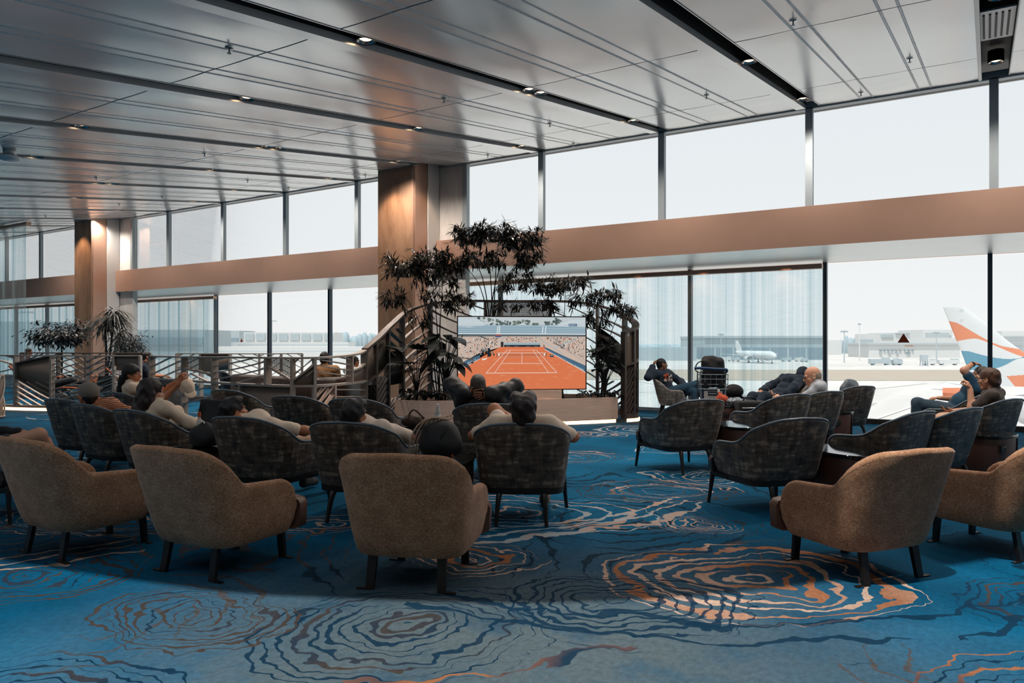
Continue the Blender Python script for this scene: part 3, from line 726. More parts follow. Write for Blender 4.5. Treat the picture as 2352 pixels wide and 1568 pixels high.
def line(a, b, w, c, lay):
    dx, dy = b[0]-a[0], b[1]-a[1]; l = math.hypot(dx, dy); nx, ny = -dy/l*w/2, dx/l*w/2
    poly([(a[0]+nx, a[1]+ny), (b[0]+nx, b[1]+ny), (b[0]-nx, b[1]-ny), (a[0]-nx, a[1]-ny)], c, lay)
rr = random.Random(3)
poly([(750, 283), (1845, 283), (1845, 460), (750, 460)], '#c3cbce', 0)
for (x0, x1, y0, n) in ((900, 1045, 292, 16), (1075, 1145, 303, 9), (1150, 1250, 318, 10), (1255, 1360, 312, 12), (1390, 1430, 338, 4), (1490, 1560, 322, 8), (1560, 1632, 292, 14)):
    for _ in range(n):
        x = rr.uniform(x0, x1); y = rr.uniform(y0, 350); r = rr.uniform(9, 18)
        poly([(x+r*cos(a)*rr.uniform(.7, 1.1), min(357, y+r*.8*sin(a)*rr.uniform(.7, 1.1))) for a in [k*PI/4 for k in range(8)]], rr.choice(['#5b6a66', '#6d7a72', '#4c5b5b']), 1+rr.random())
for x in (1295, 1310, 1327): line((x, 352), (x, 312), 3, '#d8dcdc', 2.2)
poly([(750, 352), (1845, 356), (1845, 436), (750, 432)], '#8fabb9', 2)
for k in range(9):
    y = 362+k*8; line((750, y), (1845, y+3), 3, ['#c9d6dc', '#6f8c9c'][k % 2], 2.4)
for x in (1088, 1104, 1475, 1500): line((x, 362), (x-6, 430), 8, '#dbe2e4', 2.6)
poly([(750, 290), (910, 298), (1012, 346), (960, 358), (850, 372), (750, 366)], '#bccad0', 3); poly([(1845, 292), (1690, 312), (1575, 356), (1640, 366), (1845, 372)], '#bccad0', 3)
for k in range(7): line((755, 297+k*9), (905+k*14, 304+k*7), 2, '#e3e9ea', 3.4); line((1840, 300+k*9), (1690-k*14, 318+k*6), 2, '#e3e9ea', 3.4)
poly([(750, 428), (1845, 432), (1845, 458), (750, 456)], '#59636a', 2.8); line((750, 429), (1845, 434), 7, '#dfe6e8', 3.2)
poly([(750, 455), (1112, 452), (1112, 545), (930, 600), (750, 700)], '#cdb9ab', 3.4); poly([(1490, 545), (1460, 452), (1845, 455), (1845, 716)], '#cdb9ab', 3.4); poly([(1112, 452), (1480, 452), (1480, 548), (1112, 548)], '#cbb7aa', 3.3)
for k in range(11): line((750, 470+k*21), (1060-k*8, 462+k*9), 2.5, '#a8988e', 3.8); line((1845, 468+k*22), (1500+k*12, 460+k*8), 2.5, '#a8988e', 3.8)
line((1110, 500), (1145, 455), 6, '#9aa9b2', 4); line((1480, 500), (1435, 455), 6, '#9aa9b2', 4); line((1560, 560), (1770, 470), 12, '#b3bcc0', 4); line((1480, 500), (1640, 600), 5, '#9fb0b9', 4)
for _ in range(330):
    if rr.random() < .5: x = rr.uniform(755, 1090); y = rr.uniform(462, 462+150*(1090-x)/340+70)
    else: x = rr.uniform(1500, 1840); y = rr.uniform(462, 470+200*(x-1490)/350)
    s = rr.uniform(3, 6.5); poly([(x-s*.6, y-s), (x+s*.6, y-s), (x+s*.5, y+s), (x-s*.5, y+s)], rr.choice(['#2c3640', '#3f4b56', '#4d5862', '#e6e6e4', '#c96a45', '#20262c']), 4.2+rr.random())
for _ in range(60):
    x = rr.uniform(1160, 1430); y = rr.uniform(458, 500); s = rr.uniform(2.5, 4); poly([(x-s, y-s), (x+s, y-s), (x+s, y+s), (x-s, y+s)], rr.choice(['#3f4b56', '#c9764f', '#2c3640']), 4.4)
poly([(1065, 434), (1116, 434), (1116, 460), (1065, 460)], '#486078', 4.6); line((1067, 441), (1114, 441), 8, '#c8502f', 5)
poly([(1112, 500), (1135, 500), (1135, 545), (1112, 545)], '#2b3138', 5); poly([(1140, 508), (1450, 508), (1450, 530), (1140, 530)], '#9fb2ba', 4.8); poly([(1140, 527), (1450, 527), (1450, 546), (1140, 546)], '#26323b', 5)
poly([(1105, 545), (1490, 545), (1845, 768), (1845, 916), (750, 916), (750, 752), (925, 648)], '#dc7a52', 5.4)
for _ in range(160):
    x = rr.uniform(770, 1820); y = rr.uniform(600, 905); w_ = rr.uniform(10, 60)
    if y < 770 and (x < 1105-(y-545)*1.4 or x > 1490+(y-545)*1.3): continue
    line((x, y), (x+w_, y+rr.uniform(-2, 2)), rr.uniform(2, 5), rr.choice(['#e08a63', '#d97047', '#e39570', '#dd7d56']), 5.6)
poly([(750, 695), (935, 612), (935, 645), (750, 748)], '#4a6a82', 5.8); poly([(1488, 548), (1845, 712), (1845, 768), (1488, 562)], '#4a6a82', 5.8)
line((750, 752), (930, 651), 4, '#e8e4df', 6); line((1486, 564), (1845, 772), 4, '#e8e4df', 6)
W = '#f1ebe4'
for a, b, wd in (((985, 775), (1595, 772), 4), ((985, 775), (1165, 573), 3), ((1595, 772), (1418, 573), 3), ((1058, 775), (1195, 573), 3), ((1522, 772), (1388, 573), 3), ((1120, 690), (1470, 690), 3), ((1293, 690), (1293, 600), 3), ((1165, 573), (1418, 573), 2)): line(a, b, wd, W, 6)
poly([(1080, 599), (1503, 599), (1503, 630), (1080, 630)], '#c9714d', 5.9); line((1078, 598), (1505, 598), 3.5, '#ece7e0', 6.4); line((1080, 630), (1503, 630), 1.5, '#b6b0aa', 6.4)
for x in (1096, 1487): poly([(x+8*cos(k), 613+10*sin(k)) for k in [i*PI/4 for i in range(8)]], '#efe9e2', 6.5)
for x in (1079, 1504): line((x, 595), (x, 633), 4, '#4a4038', 6.6)
for _ in range(26):
    x = rr.uniform(938, 1062); y = rr.uniform(575, 630); poly([(x-4, y-12), (x+4, y-12), (x+5, y+8), (x-5, y+8)], rr.choice(['#26303a', '#1c242c', '#c2743f', '#8795a0']), 6.2+rr.random()*.3)
poly([(1000, 555), (1022, 555), (1026, 630), (998, 630)], '#232c35', 6.6); poly([(1535, 612), (1567, 612), (1567, 634), (1535, 634)], '#2b333b', 6.2); poly([(1540, 616), (1562, 616), (1562, 624), (1540, 624)], '#9aa7b0', 6.4)
poly([(855, 672), (882, 668), (880, 688), (852, 690)], '#2b333b', 6.2); poly([(950, 650), (1000, 640), (985, 655), (955, 663)], '#e5dfd8', 6.2); poly([(752, 760), (780, 752), (776, 768), (752, 774)], '#d9d4cf', 6.2)
poly([(1642, 340), (1694, 340), (1694, 363), (1642, 363)], '#dfe5e8', 6); poly([(1697, 340), (1770, 340), (1770, 363), (1697, 363)], '#3f6584', 6); poly([(1774, 340), (1792, 340), (1792, 363), (1774, 363)], '#c8d0d4', 6)
kx, kz = SW/1095, SH/633
def scr_text(s, x, y, size, dirn, shear, c, lay):
    em(c); ux = Vector((dirn[0]*kx, 0, -dirn[1]*kz)); text_mesh(m, s, sp_(x, y, lay), ux, Vector((shear*kx, 0, kz)), size)
scr_text('beIN', 1645, 360, 24, (1, 0), 0, '#4d6f8c', 7); scr_text('SPORTS', 1700, 359, 19, (.9, 0), 0, '#e3eaee', 7); scr_text('1', 1779, 360, 22, (1, 0), 0, '#4d6f8c', 7)
for x, y, sz in ((752, 740, 27), (832, 694, 22), (1752, 718, 25), (1684, 680, 18)):
    dr = (.9, -.46) if x < 1200 else (.88, .46); scr_text('Emirates', x, y, sz, dr, 0, '#d5dfe6', 7)
for x, y in ((1640, 645), (1600, 625), (1560, 607)): scr_text('Emirates', x, y, 11, (.88, .44), 0, '#b9c7d0', 7)
for x in (1160, 1230, 1330, 1400): scr_text('Emirates', x, 541, 9, (1, 0), 0, '#97a5ae', 7)
m.build('screen', mats, t, recalc=False)
# leaves -----------------------------------------------------------------
def leafmat(name, a, b, rough=.45):
    t = NT(name); n = t.noise(t.coord(), 6, 2)
    t.bsdf(t.ramp(n, [(.35, lin(a)), (.65, lin(b))]), rough); return t.done()
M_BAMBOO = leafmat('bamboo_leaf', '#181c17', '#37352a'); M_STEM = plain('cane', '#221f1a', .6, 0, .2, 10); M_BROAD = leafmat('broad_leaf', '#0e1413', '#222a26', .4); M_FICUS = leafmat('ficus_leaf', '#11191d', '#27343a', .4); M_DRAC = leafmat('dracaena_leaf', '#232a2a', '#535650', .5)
def blade(m, p, d, L, w, droop, seg=3, up=Vector((0, 0, 1))):
    p = Vector(p); d = Vector(d).normalized(); sd = d.cross(up)
    sd = sd.normalized() if sd.length > .01 else Vector((1, 0, 0))
    vs = []; cur = p.copy(); dd = d.copy(); prof = [0, .8, 1, .6, 0] if seg == 4 else ([0, 1, .7, 0] if seg == 3 else [0, 1, 0])
    for i in range(seg+1):
        k = prof[i]*w/2
        if k == 0: vs.append(cur.copy())
        else: vs += [cur+sd*k, cur-sd*k]
        dd = (dd-Vector((0, 0, droop/seg))).normalized(); cur = cur+dd*(L/seg)
    fs = [(0, 1, 2)]; n = len(vs)
    for i in range(1, n-3, 2): fs.append((i, i+2, i+3, i+1))
    fs.append((n-3, n-1, n-2)); m.add(vs, fs)
def rdir(r, up=0.0):
    a = r.uniform(0, 2*PI); z = r.uniform(-1, 1)*.6+up; return Vector((cos(a), sin(a), z)).normalized()
def bamboo(name, label, base, canes, blobs, nleaf, Lf=(.15, .25), seed=1, pot=None):
    "canes: tip points; blobs: (centre, radii, share) where the leaf sprays gather"
    r = random.Random(seed); t = thing(name, label, 'plant'); st = MB(); fo = MB(); base = Vector(base)
    for tip in canes:
        tip = Vector(tip); b = base+Vector((r.uniform(-.07, .07), r.uniform(-.07, .07), 0)); mid = b.lerp(tip, .55)+Vector((0, 0, .12))
        mid.x = lerp(b.x, tip.x, .35); mid.y = lerp(b.y, tip.y, .35); q = catmull([b, mid, tip], 8); st.tube(q, [.014-.0013*i for i in range(9)], 5)
    tot = sum(b[2] for b in blobs)
    for c, rad, sh in blobs:
        c = Vector(c); n = int(nleaf*sh/tot)
        ntw = max(4, n//11)
        for _ in range(ntw):
            o = rdir(r, .1)*r.uniform(.2, 1)**.5; p = c+Vector((o.x*rad[0]*1.15, o.y*rad[0]*1.15, o.z*rad[1]*1.5))
            root = c+Vector((o.x*rad[0]*.25, o.y*rad[0]*.25, -rad[1]*.5))
            q = catmull([root, root.lerp(p, .6)+Vector((0, 0, .1)), p], 4); st.tube(q, .004, 4, cap=False)
            for k in range(n//ntw):
                f = r.uniform(.35, 1.02); z = min(3, int(f*4)); bp = q[z].lerp(q[min(4, z+1)], f*4-z)
                outd = (p-c); outd.z *= .4; outd = outd.normalized() if outd.length > .01 else Vector((1, 0, 0))
                dd = (outd*.8+rdir(r, -.15)*.9).normalized()
                blade(fo, bp, dd, r.uniform(*Lf), r.uniform(.025, .039), r.uniform(-.1, .8))
    st.build('canes', M_STEM, t); fo.build('foliage', M_BAMBOO, t, recalc=False)
    if pot: m = MB(); m.lathe((base.x, base.y, pot[0]), [(.16, 0), (.19, pot[1])], n=20); m.build('pot', M_SHDARK, t, auto=40)
    return t
def blob(px, py, d, rx, rz, sh): return (D(px, py, d), (rx, rz), sh)
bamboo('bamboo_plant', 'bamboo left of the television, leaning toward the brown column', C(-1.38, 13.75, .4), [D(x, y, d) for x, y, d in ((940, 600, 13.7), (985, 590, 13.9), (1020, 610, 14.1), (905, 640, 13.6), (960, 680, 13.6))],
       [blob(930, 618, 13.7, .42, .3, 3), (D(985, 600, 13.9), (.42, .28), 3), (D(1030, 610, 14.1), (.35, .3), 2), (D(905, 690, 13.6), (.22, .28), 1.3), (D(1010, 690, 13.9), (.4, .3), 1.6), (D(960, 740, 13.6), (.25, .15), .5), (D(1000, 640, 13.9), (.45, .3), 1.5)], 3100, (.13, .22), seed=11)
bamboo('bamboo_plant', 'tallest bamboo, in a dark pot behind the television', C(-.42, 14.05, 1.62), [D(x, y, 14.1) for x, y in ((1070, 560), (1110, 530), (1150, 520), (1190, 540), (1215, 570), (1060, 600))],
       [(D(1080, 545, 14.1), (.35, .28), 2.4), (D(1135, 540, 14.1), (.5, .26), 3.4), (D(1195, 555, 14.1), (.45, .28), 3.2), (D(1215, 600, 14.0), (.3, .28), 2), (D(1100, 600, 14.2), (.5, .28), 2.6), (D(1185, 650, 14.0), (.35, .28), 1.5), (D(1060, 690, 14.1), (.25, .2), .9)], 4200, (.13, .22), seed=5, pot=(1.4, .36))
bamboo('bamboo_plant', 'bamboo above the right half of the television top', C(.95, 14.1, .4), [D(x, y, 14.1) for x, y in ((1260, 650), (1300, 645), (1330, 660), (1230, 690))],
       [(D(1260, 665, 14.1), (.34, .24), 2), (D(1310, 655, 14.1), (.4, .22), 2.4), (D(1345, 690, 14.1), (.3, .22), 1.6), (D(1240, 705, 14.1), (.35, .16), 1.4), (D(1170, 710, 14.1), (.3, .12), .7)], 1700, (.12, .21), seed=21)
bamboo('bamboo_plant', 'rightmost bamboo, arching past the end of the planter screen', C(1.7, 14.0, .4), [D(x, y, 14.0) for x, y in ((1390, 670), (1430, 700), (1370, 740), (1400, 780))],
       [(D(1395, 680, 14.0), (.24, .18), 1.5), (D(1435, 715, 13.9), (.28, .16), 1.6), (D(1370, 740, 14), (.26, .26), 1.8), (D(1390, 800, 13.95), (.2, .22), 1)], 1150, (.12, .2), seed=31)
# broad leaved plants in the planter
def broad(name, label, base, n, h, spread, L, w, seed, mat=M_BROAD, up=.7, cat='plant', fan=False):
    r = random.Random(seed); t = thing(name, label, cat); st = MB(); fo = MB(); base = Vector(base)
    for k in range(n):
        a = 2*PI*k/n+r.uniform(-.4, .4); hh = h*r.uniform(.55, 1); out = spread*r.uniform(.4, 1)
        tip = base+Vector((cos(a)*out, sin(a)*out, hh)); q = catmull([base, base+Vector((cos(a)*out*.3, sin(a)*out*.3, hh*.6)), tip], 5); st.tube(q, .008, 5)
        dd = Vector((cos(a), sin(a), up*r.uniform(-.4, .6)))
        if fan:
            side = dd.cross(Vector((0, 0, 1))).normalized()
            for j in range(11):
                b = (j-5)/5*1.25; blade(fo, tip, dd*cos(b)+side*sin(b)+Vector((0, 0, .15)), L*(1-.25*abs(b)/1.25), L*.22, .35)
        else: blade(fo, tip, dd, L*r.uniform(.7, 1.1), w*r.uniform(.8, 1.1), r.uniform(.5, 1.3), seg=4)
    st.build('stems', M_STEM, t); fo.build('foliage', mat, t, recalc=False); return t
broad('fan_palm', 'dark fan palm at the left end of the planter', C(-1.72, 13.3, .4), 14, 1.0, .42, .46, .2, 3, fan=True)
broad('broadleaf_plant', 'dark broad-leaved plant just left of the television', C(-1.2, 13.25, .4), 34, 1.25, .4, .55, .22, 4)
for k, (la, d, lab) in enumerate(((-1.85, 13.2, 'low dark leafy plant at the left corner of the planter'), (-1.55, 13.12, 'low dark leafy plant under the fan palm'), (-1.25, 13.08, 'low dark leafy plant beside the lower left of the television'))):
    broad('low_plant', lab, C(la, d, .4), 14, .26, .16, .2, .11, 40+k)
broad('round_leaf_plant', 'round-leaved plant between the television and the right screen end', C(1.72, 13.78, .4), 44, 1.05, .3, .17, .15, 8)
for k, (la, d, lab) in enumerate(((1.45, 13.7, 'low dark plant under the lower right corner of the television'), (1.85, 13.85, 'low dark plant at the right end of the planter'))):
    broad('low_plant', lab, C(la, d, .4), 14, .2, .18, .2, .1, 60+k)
# screens ---------------------------------------------------------------
class Screen:
    def __init__(s, name, label, pts, zt, N=90, group=None):
        "pts: (lat, ahead) plan points, zt: rail height at those points"
        s.t = thing(name, label, 'partition', group=group); s.P = catmull([(a, b, z) for (a, b), z in zip(pts, zt)], N); s.N = N; s.q = [C(p.x, p.y) for p in s.P]; s.z = [p.z for p in s.P]
    def at(s, u):
        f = u*s.N; k = min(s.N-1, max(0, int(f))); p = s.q[k].lerp(s.q[k+1], f-k); d = (s.q[k+1]-s.q[k]).normalized(); return p, d, lerp(s.z[k], s.z[k+1], f-k)
    def upx(s, px):
        best = min(range(s.N*4+1), key=lambda i: abs(s.px(i/(s.N*4))-px)); return best/(s.N*4)
    def px(s, u): p = s.at(u)[0]; la = p.x*CS+p.y*SN; d = -p.x*SN+p.y*CS; return CXP+FPX*la/d
    def bar(s, m, u0, z0, u1, z1, h=.03, dep=.06, n=6):
        "bar along the curve; z may be callables of the rail height"
        rows = []
        for i in range(n+1):
            u = lerp(u0, u1, i/n); p, d, zt = s.at(u); nn = Vector((d.y, -d.x, 0))*dep/2
            a = z0(zt) if callable(z0) else z0; b = z1(zt) if callable(z1) else z1; z = lerp(a, b, i/n)
            rows.append([(p.x+nn.x, p.y+nn.y, z-h/2), (p.x+nn.x, p.y+nn.y, z+h/2), (p.x-nn.x, p.y-nn.y, z+h/2), (p.x-nn.x, p.y-nn.y, z-h/2)])
        m.grid([r+[r[0]] for r in rows]); m.add(rows[0], [(0, 1, 2, 3)]); m.add(rows[-1], [(3, 2, 1, 0)])
    def post(s, u, z0, z1=None, mat=None, w=.045, dep=.12):
        p, d, zt = s.at(u); z1 = zt if z1 is None else z1; m = MB(); m.box((p.x, p.y, (z0+z1)/2), (w, dep, z1-z0), math.atan2(d.y, d.x)); m.build('post', mat or M_PALE, s.t)
    def rail(s, name, z=None, h=.05, dep=.13, mat=None, u0=0, u1=1):
        m = MB(); f = (lambda zt: zt) if z is None else z; s.bar(m, u0, f, u1, f, h, dep, n=s.N); m.build(name, mat or M_PALE, s.t, auto=40)
    def panel(s, u0, u1, lo, hi, mat, off=0, name='panel', n=8):
        "sheet between functions lo(f, zt), hi(f, zt) of the fraction along the bay"
        m = MB(); rows = []; uv = []; acc = 0; prev = None
        for i in range(n+1):
            f = i/n; p, d, zt = s.at(lerp(u0, u1, f)); nn = Vector((d.y, -d.x, 0))
            if prev is not None: acc += (p-prev).length
            prev = p; a, b = lo(f, zt), hi(f, zt); q = p+nn*off
            rows.append([(q.x, q.y, a), (q.x, q.y, b)]); uv.append([(acc, a), (acc, b)])
        for i in range(n): m.add(rows[i]+rows[i+1], [(0, 2, 3, 1)])
        o = m.build(name, mat, s.t, recalc=False, auto=40, weld=True); ul = o.data.uv_layers.new(name='UVMap'); k = 0
        for i in range(n):
            for c in (uv[i][0], uv[i+1][0], uv[i+1][1], uv[i][1]): ul.data[k].uv = c; k += 1
        if mat is not M_PERF: sd = o.modifiers.new('thick', 'SOLIDIFY'); sd.thickness = .012
        return o
    def slats(s, u0, u1, zlo, zhi, rise, n, h=.022, dep=.07, mat=None, name='slats'):
        "n parallel slats filling the bay zlo..zhi, each rising by `rise` across it, clipped to the bay"
        m = MB(); tot = zhi-zlo+abs(rise); a0 = zlo-max(0, rise)
        for k in range(n):
            za = a0+tot*(k+.6)/n
            f0, f1 = 0.0, 1.0
            if rise > 0: f0 = max(0, (zlo-za)/rise); f1 = min(1, (zhi-za)/rise)
            elif rise < 0: f0 = max(0, (zhi-za)/rise); f1 = min(1, (zlo-za)/rise)
            if f1-f0 < .06: continue
            s.bar(m, lerp(u0, u1, f0), za+rise*f0, lerp(u0, u1, f1), za+rise*f1, h, dep)
        m.build(name, mat or M_PALE, s.t)
S = Screen('planter_screen', 'tall curved metal screen sweeping up behind the television plants', [(-2.62, 13.15), (-2.45, 13.45), (-2.25, 13.85), (-1.95, 14.3), (-1.3, 14.85), (0, 15.1), (1.25, 14.98), (1.95, 14.72), (2.32, 14.35), (2.33, 13.98), (2.08, 13.80)], [1.36, 1.55, 1.82, 2.12, 2.30, 2.32, 2.30, 2.15, 1.92, 1.76, 1.66])
S.rail('top_rail', None, .045, .14, M_BRONZE); S.rail('base_rail', lambda z: .1, .1, .12, M_BRONZE)
up = [0, .08, .17, .26, .36, .46, .56, .66, .76, .86, .93, .997]
for u in up: S.post(u, .05, None, M_BRONZE)
for k, (a, b) in enumerate(zip(up, up[1:])):
    zt = min(S.at(a)[2], S.at(b)[2]); kind = 'PPDSSPSDDPP'[k]
    if kind == 'P':
        S.panel(a, b, lambda f, z: z-.62, lambda f, z: z-.02, M_SHEET if k < 4 else M_PERF); S.rail('mid_rail', lambda z: z-.62, .035, .12, M_BRONZE, a, b); S.slats(a, b, .15, zt-.66, (-.4 if k % 2 == 0 else .4), 9, .03, .1, M_TRACK if k < 4 else M_BRONZE)
    elif kind == 'D':
        S.panel(a, b, lambda f, z: z-1.05-.25*f, lambda f, z: z-.42-.25*f, M_SHDARK); S.slats(a, b, zt-.5, zt, -.25, 4, .025, .1, M_BRONZE); S.slats(a, b, .15, zt-1.3, .35, 7, .025, .1, M_BRONZE)
    else: S.slats(a, b, .15, zt, .45 if k % 2 else -.45, 11, .022, .09, M_BRONZE)
m = MB(); seg = [S.at(.86+.137*i/12)[0] for i in range(13)]; seg = [p+(p-C(1.6, 14.1)).normalized()*.06 for p in seg]
m = MB(); wallstrip(m, seg, .0, .06, .02); m.build('light_strip', M_LED, S.t)
# ================================================================ lounge partitions on the left, sofa, curtains
S = Screen('lounge_partition', 'long curved slatted metal partition left of the television planter', [(-6.85, 14.05), (-5.95, 13.35), (-4.75, 12.35), (-3.95, 11.8), (-3.4, 11.6), (-3.02, 11.75), (-2.78, 12.2), (-2.66, 12.75), (-2.62, 13.1)], [1.22, 1.22, 1.235, 1.24, 1.24, 1.245, 1.26, 1.29, 1.34])
ZM = .80
S.rail('top_rail', None, .03, .11); S.rail('mid_rail', lambda z: ZM, .035, .11); S.rail('base_rail', lambda z: .08, .12, .14, M_BRONZE)
U = {p: S.upx(p) for p in (423, 494, 555, 614, 672, 722, 765, 804, 841)}; U[353] = 0.0; U[872] = 1.0
for p in (353, 423, 494, 672, 722, 841, 872): S.post(U[p], .05, None)
for p in (614, 804): S.post(U[p], ZM)
for p in (555, 765): S.post(U[p], .05, ZM)
S.slats(U[353], U[423], ZM, 1.22, .30, 5, .016, .05)
S.panel(U[423], U[494], lambda f, z: 1.02-.09*f, lambda f, z: z, M_PERF); S.bar(m := MB(), U[423], 1.02, U[494], .93, .03, .09); m.build('brace', M_PALE, S.t); S.slats(U[423], U[494], ZM, .93, -.22, 3, .018, .06)
S.slats(U[494], U[614], ZM, 1.23, .22, 6, .016, .05)
S.panel(U[614], U[672], lambda f, z: 1.11-.20*f, lambda f, z: z, M_PERF); S.bar(m := MB(), U[614], 1.11, U[672], .88, .025, .09); m.build('brace', M_PALE, S.t)
S.slats(U[672], U[722], .95, 1.23, .28, 3, .02, .07); S.bar(m := MB(), U[672], .88, U[722], 1.15, .035, .09); m.build('brace', M_PALE, S.t); S.panel(U[672], U[722], lambda f, z: ZM, lambda f, z: .87+.27*f, M_SHEET)
S.slats(U[722], U[804], ZM+.08, 1.24, -.12, 5, .018, .06)
S.panel(U[804], U[841], lambda f, z: ZM, lambda f, z: 1.0+.1*f, M_SHEET); S.bar(m := MB(), U[804], 1.0, U[841], 1.1, .03, .08); m.build('brace', M_PALE, S.t)
S.slats(U[841], U[872], .9, 1.3, -.12, 5, .025, .08)
S.panel(U[353], U[423], lambda f, z: .12, lambda f, z: ZM, M_PERF); S.slats(U[423], U[494], .3, ZM, .2, 4, .02, .06)
S.slats(U[494], U[555], .12, ZM, -.22, 4, .018, .06); S.panel(U[555], U[672], lambda f, z: .12, lambda f, z: ZM-.015, M_SHEET)
S.bar(m := MB(), U[672], .52, U[722], .25, .025, .06); m.build('brace', M_PALE, S.t)
S.slats(U[722], U[765], .12, ZM, .36, 7, .026, .09, M_OAK, 'wood_slats'); S.slats(U[765], U[841], .3, ZM, -.09, 5, .018, .06); S.panel(U[765], U[841], lambda f, z: .12, lambda f, z: .38-.09*f, M_SHEET); S.slats(U[841], U[872], .1, .8, -.3, 9, .035, .1, M_TRACK)
# left partition group
S = Screen('lounge_partition', 'far left slatted metal partition with a big plain trapezoid panel', [(-11.9, 16.6), (-10.9, 16.25), (-10.0, 16.05), (-8.9, 16.0), (-8.1, 16.1)], [1.19]*5)
S.rail('top_rail', None, .03, .1); S.rail('base_rail', lambda z: .06, .1, .16, M_PALE); U = {p: S.upx(p) for p in (38, 120, 262)}; U[0] = 0.0; U[322] = 1.0
for p in (38, 120, 262, 322): S.post(U[p], .03, None)
S.panel(U[38], U[120], lambda f, z: .72-.42*f, lambda f, z: z-.17*(1-f), M_SHEET); S.slats(U[38], U[120], .1, .62, -.42, 8, .02, .06); S.bar(m := MB(), U[38], 1.02, U[120], 1.19, .03, .1); S.bar(m, U[38], .72, U[120], .3, .03, .1); m.build('brace', M_BRONZE, S.t)
S.slats(U[120], U[262], .12, 1.18, .42, 11, .018, .06); S.panel(U[262], U[322], lambda f, z: .98-.12*f, lambda f, z: z, M_SHEET); S.slats(U[262], U[322], .25, .9, -.18, 6, .018, .06)
S.slats(U[0], U[38], .15, .95, .2, 6, .018, .05); S.slats(U[0], U[38], .95, 1.19, -.2, 3, .025, .08)
m = MB(); wallstrip(m, [S.at(i/20)[0]+C(0, -.09)-C(0, 0) for i in range(21)], .0, .06, .02); m.build('light_strip', M_LED, S.t)
S = Screen('lounge_partition', 'second slatted partition standing behind the far left one', [(-13.0, 19.6), (-11.5, 19.2), (-10.5, 19.0), (-9.4, 19.2)], [1.2]*4)
S.rail('top_rail', None, .03, .1, M_BRONZE); S.rail('base_rail', lambda z: .06, .1, .14, M_BRONZE); b = [0, .25, .5, .75, 1]
for u in b: S.post(u, .03, None, M_BRONZE)
for k in range(4): S.slats(b[k], b[k+1], .1, 1.18, (.4, -.4)[k % 2], 9, .02, .06, M_BRONZE)
S.panel(.75, 1, lambda f, z: .75, lambda f, z: z, M_SHEET)
S = Screen('lounge_partition', 'back slatted partition seen through the long curved one', [(-8.6, 19.0), (-7.4, 18.6), (-6.2, 18.6), (-5.4, 19.0)], [1.19]*4)
S.rail('top_rail', None, .025, .08, M_PALE); S.rail('base_rail', lambda z: .06, .1, .14, M_BRONZE); b = [0, .2, .42, .62, .8, 1]
for u in b: S.post(u, .03, None, M_PALE)
for k in range(5):
    if k == 1: S.panel(b[k], b[k+1], lambda f, z: .7+.1*f, lambda f, z: z, M_SHEET)
    else: S.slats(b[k], b[k+1], .4, 1.18, (.3, 0, -.3, .35, -.3)[k], 7, .018, .05)
# spiral end at the picture edge
t = thing('spiral_screen', 'round metal screen with spiral bands at the left edge of the picture', 'partition', C(-10.27, 14.35))
m = MB(); m.lathe((0, 0, 0), [(.32, .03), (.32, .78)], n=28, cap=False); m.build('drum', M_SHEET, t, smooth=True, recalc=False)
m = MB()
for k in range(7):
    a0 = 2*PI*k/7; m.tube([(.34*cos(a0+1.5*i/14), .34*sin(a0+1.5*i/14), .05+.80*i/14) for i in range(15)], .016, 5)
m.tube([(.34*cos(2*PI*i/28), .34*sin(2*PI*i/28), .84) for i in range(28)], .018, 6, closed=True); m.tube([(.34*cos(2*PI*i/28), .34*sin(2*PI*i/28), .04) for i in range(28)], .02, 6, closed=True); m.build('bands', M_PALE, t, auto=60)
# brown banquette behind the partition
M_SOFA = worn_velvet('brown_chenille', '#241914', '#35251d', '#4d3a2e')
t = thing('banquette', 'long dark brown curved banquette behind the slatted partition', 'sofa')
sp_pts = [C(a.x, a.y) for a in catmull([(-5.55, 14.6, 0), (-4.4, 13.6, 0), (-3.75, 13.15, 0), (-3.1, 13.3, 0), (-2.85, 14.0, 0)], 30)]
def sofa_rows(prof): 
    rows = []; n = len(sp_pts)
    for i, p in enumerate(sp_pts):
        d = (sp_pts[min(i+1, n-1)]-sp_pts[max(i-1, 0)]).normalized(); nn = Vector((-d.y, d.x, 0)); rows.append([(p.x+nn.x*a, p.y+nn.y*a, z) for a, z in prof])
    return rows
for nm, pr_ in (('backrest', [(0, .12), (-.02, .5), (-.01, .80), (.03, .85), (.12, .86), (.17, .82), (.2, .45), (.2, .12)]), ('seat', [(.2, .12), (.2, .42), (.22, .45), (.6, .46), (.68, .43), (.7, .36), (.7, .12)])):
    rows = sofa_rows(pr_); m = MB(); m.grid(rows); m.add(rows[0], [tuple(range(len(pr_)))]); m.add(rows[-1], [tuple(range(len(pr_)))[::-1]]); m.build(nm, M_SOFA, t, auto=50)
m = MB(); m.grid(sofa_rows([(.05, 0), (.05, .12), (.6, .12), (.6, 0)])); m.build('plinth', M_SHDARK, t)
# dark leather chair behind the bars
t = thing('swivel_chair', 'dark leather chair behind the partition mesh at left', 'chair', C(-5.85, 15.6), head(60))
path, L = upath(.27, .2, .25); rows, _ = tub_shell([(x, y-.22, *r) for x, y, *r in path], .32, lambda s: lerp(.62, .88, sstep(.2, .45, s)), .07, .08, .2, rf=.09)
m = MB(); m.grid(rows); m.build('shell', M_DLEATH, t, auto=50); seat(t, M_DLEATH, .46, .34, .47, .3, ya=.2); m = MB(); m.lathe((0, 0, 0), [(.24, 0), (.24, .015), (.03, .03), (.03, .36)], n=18); m.build('pedestal', M_STEEL, t)
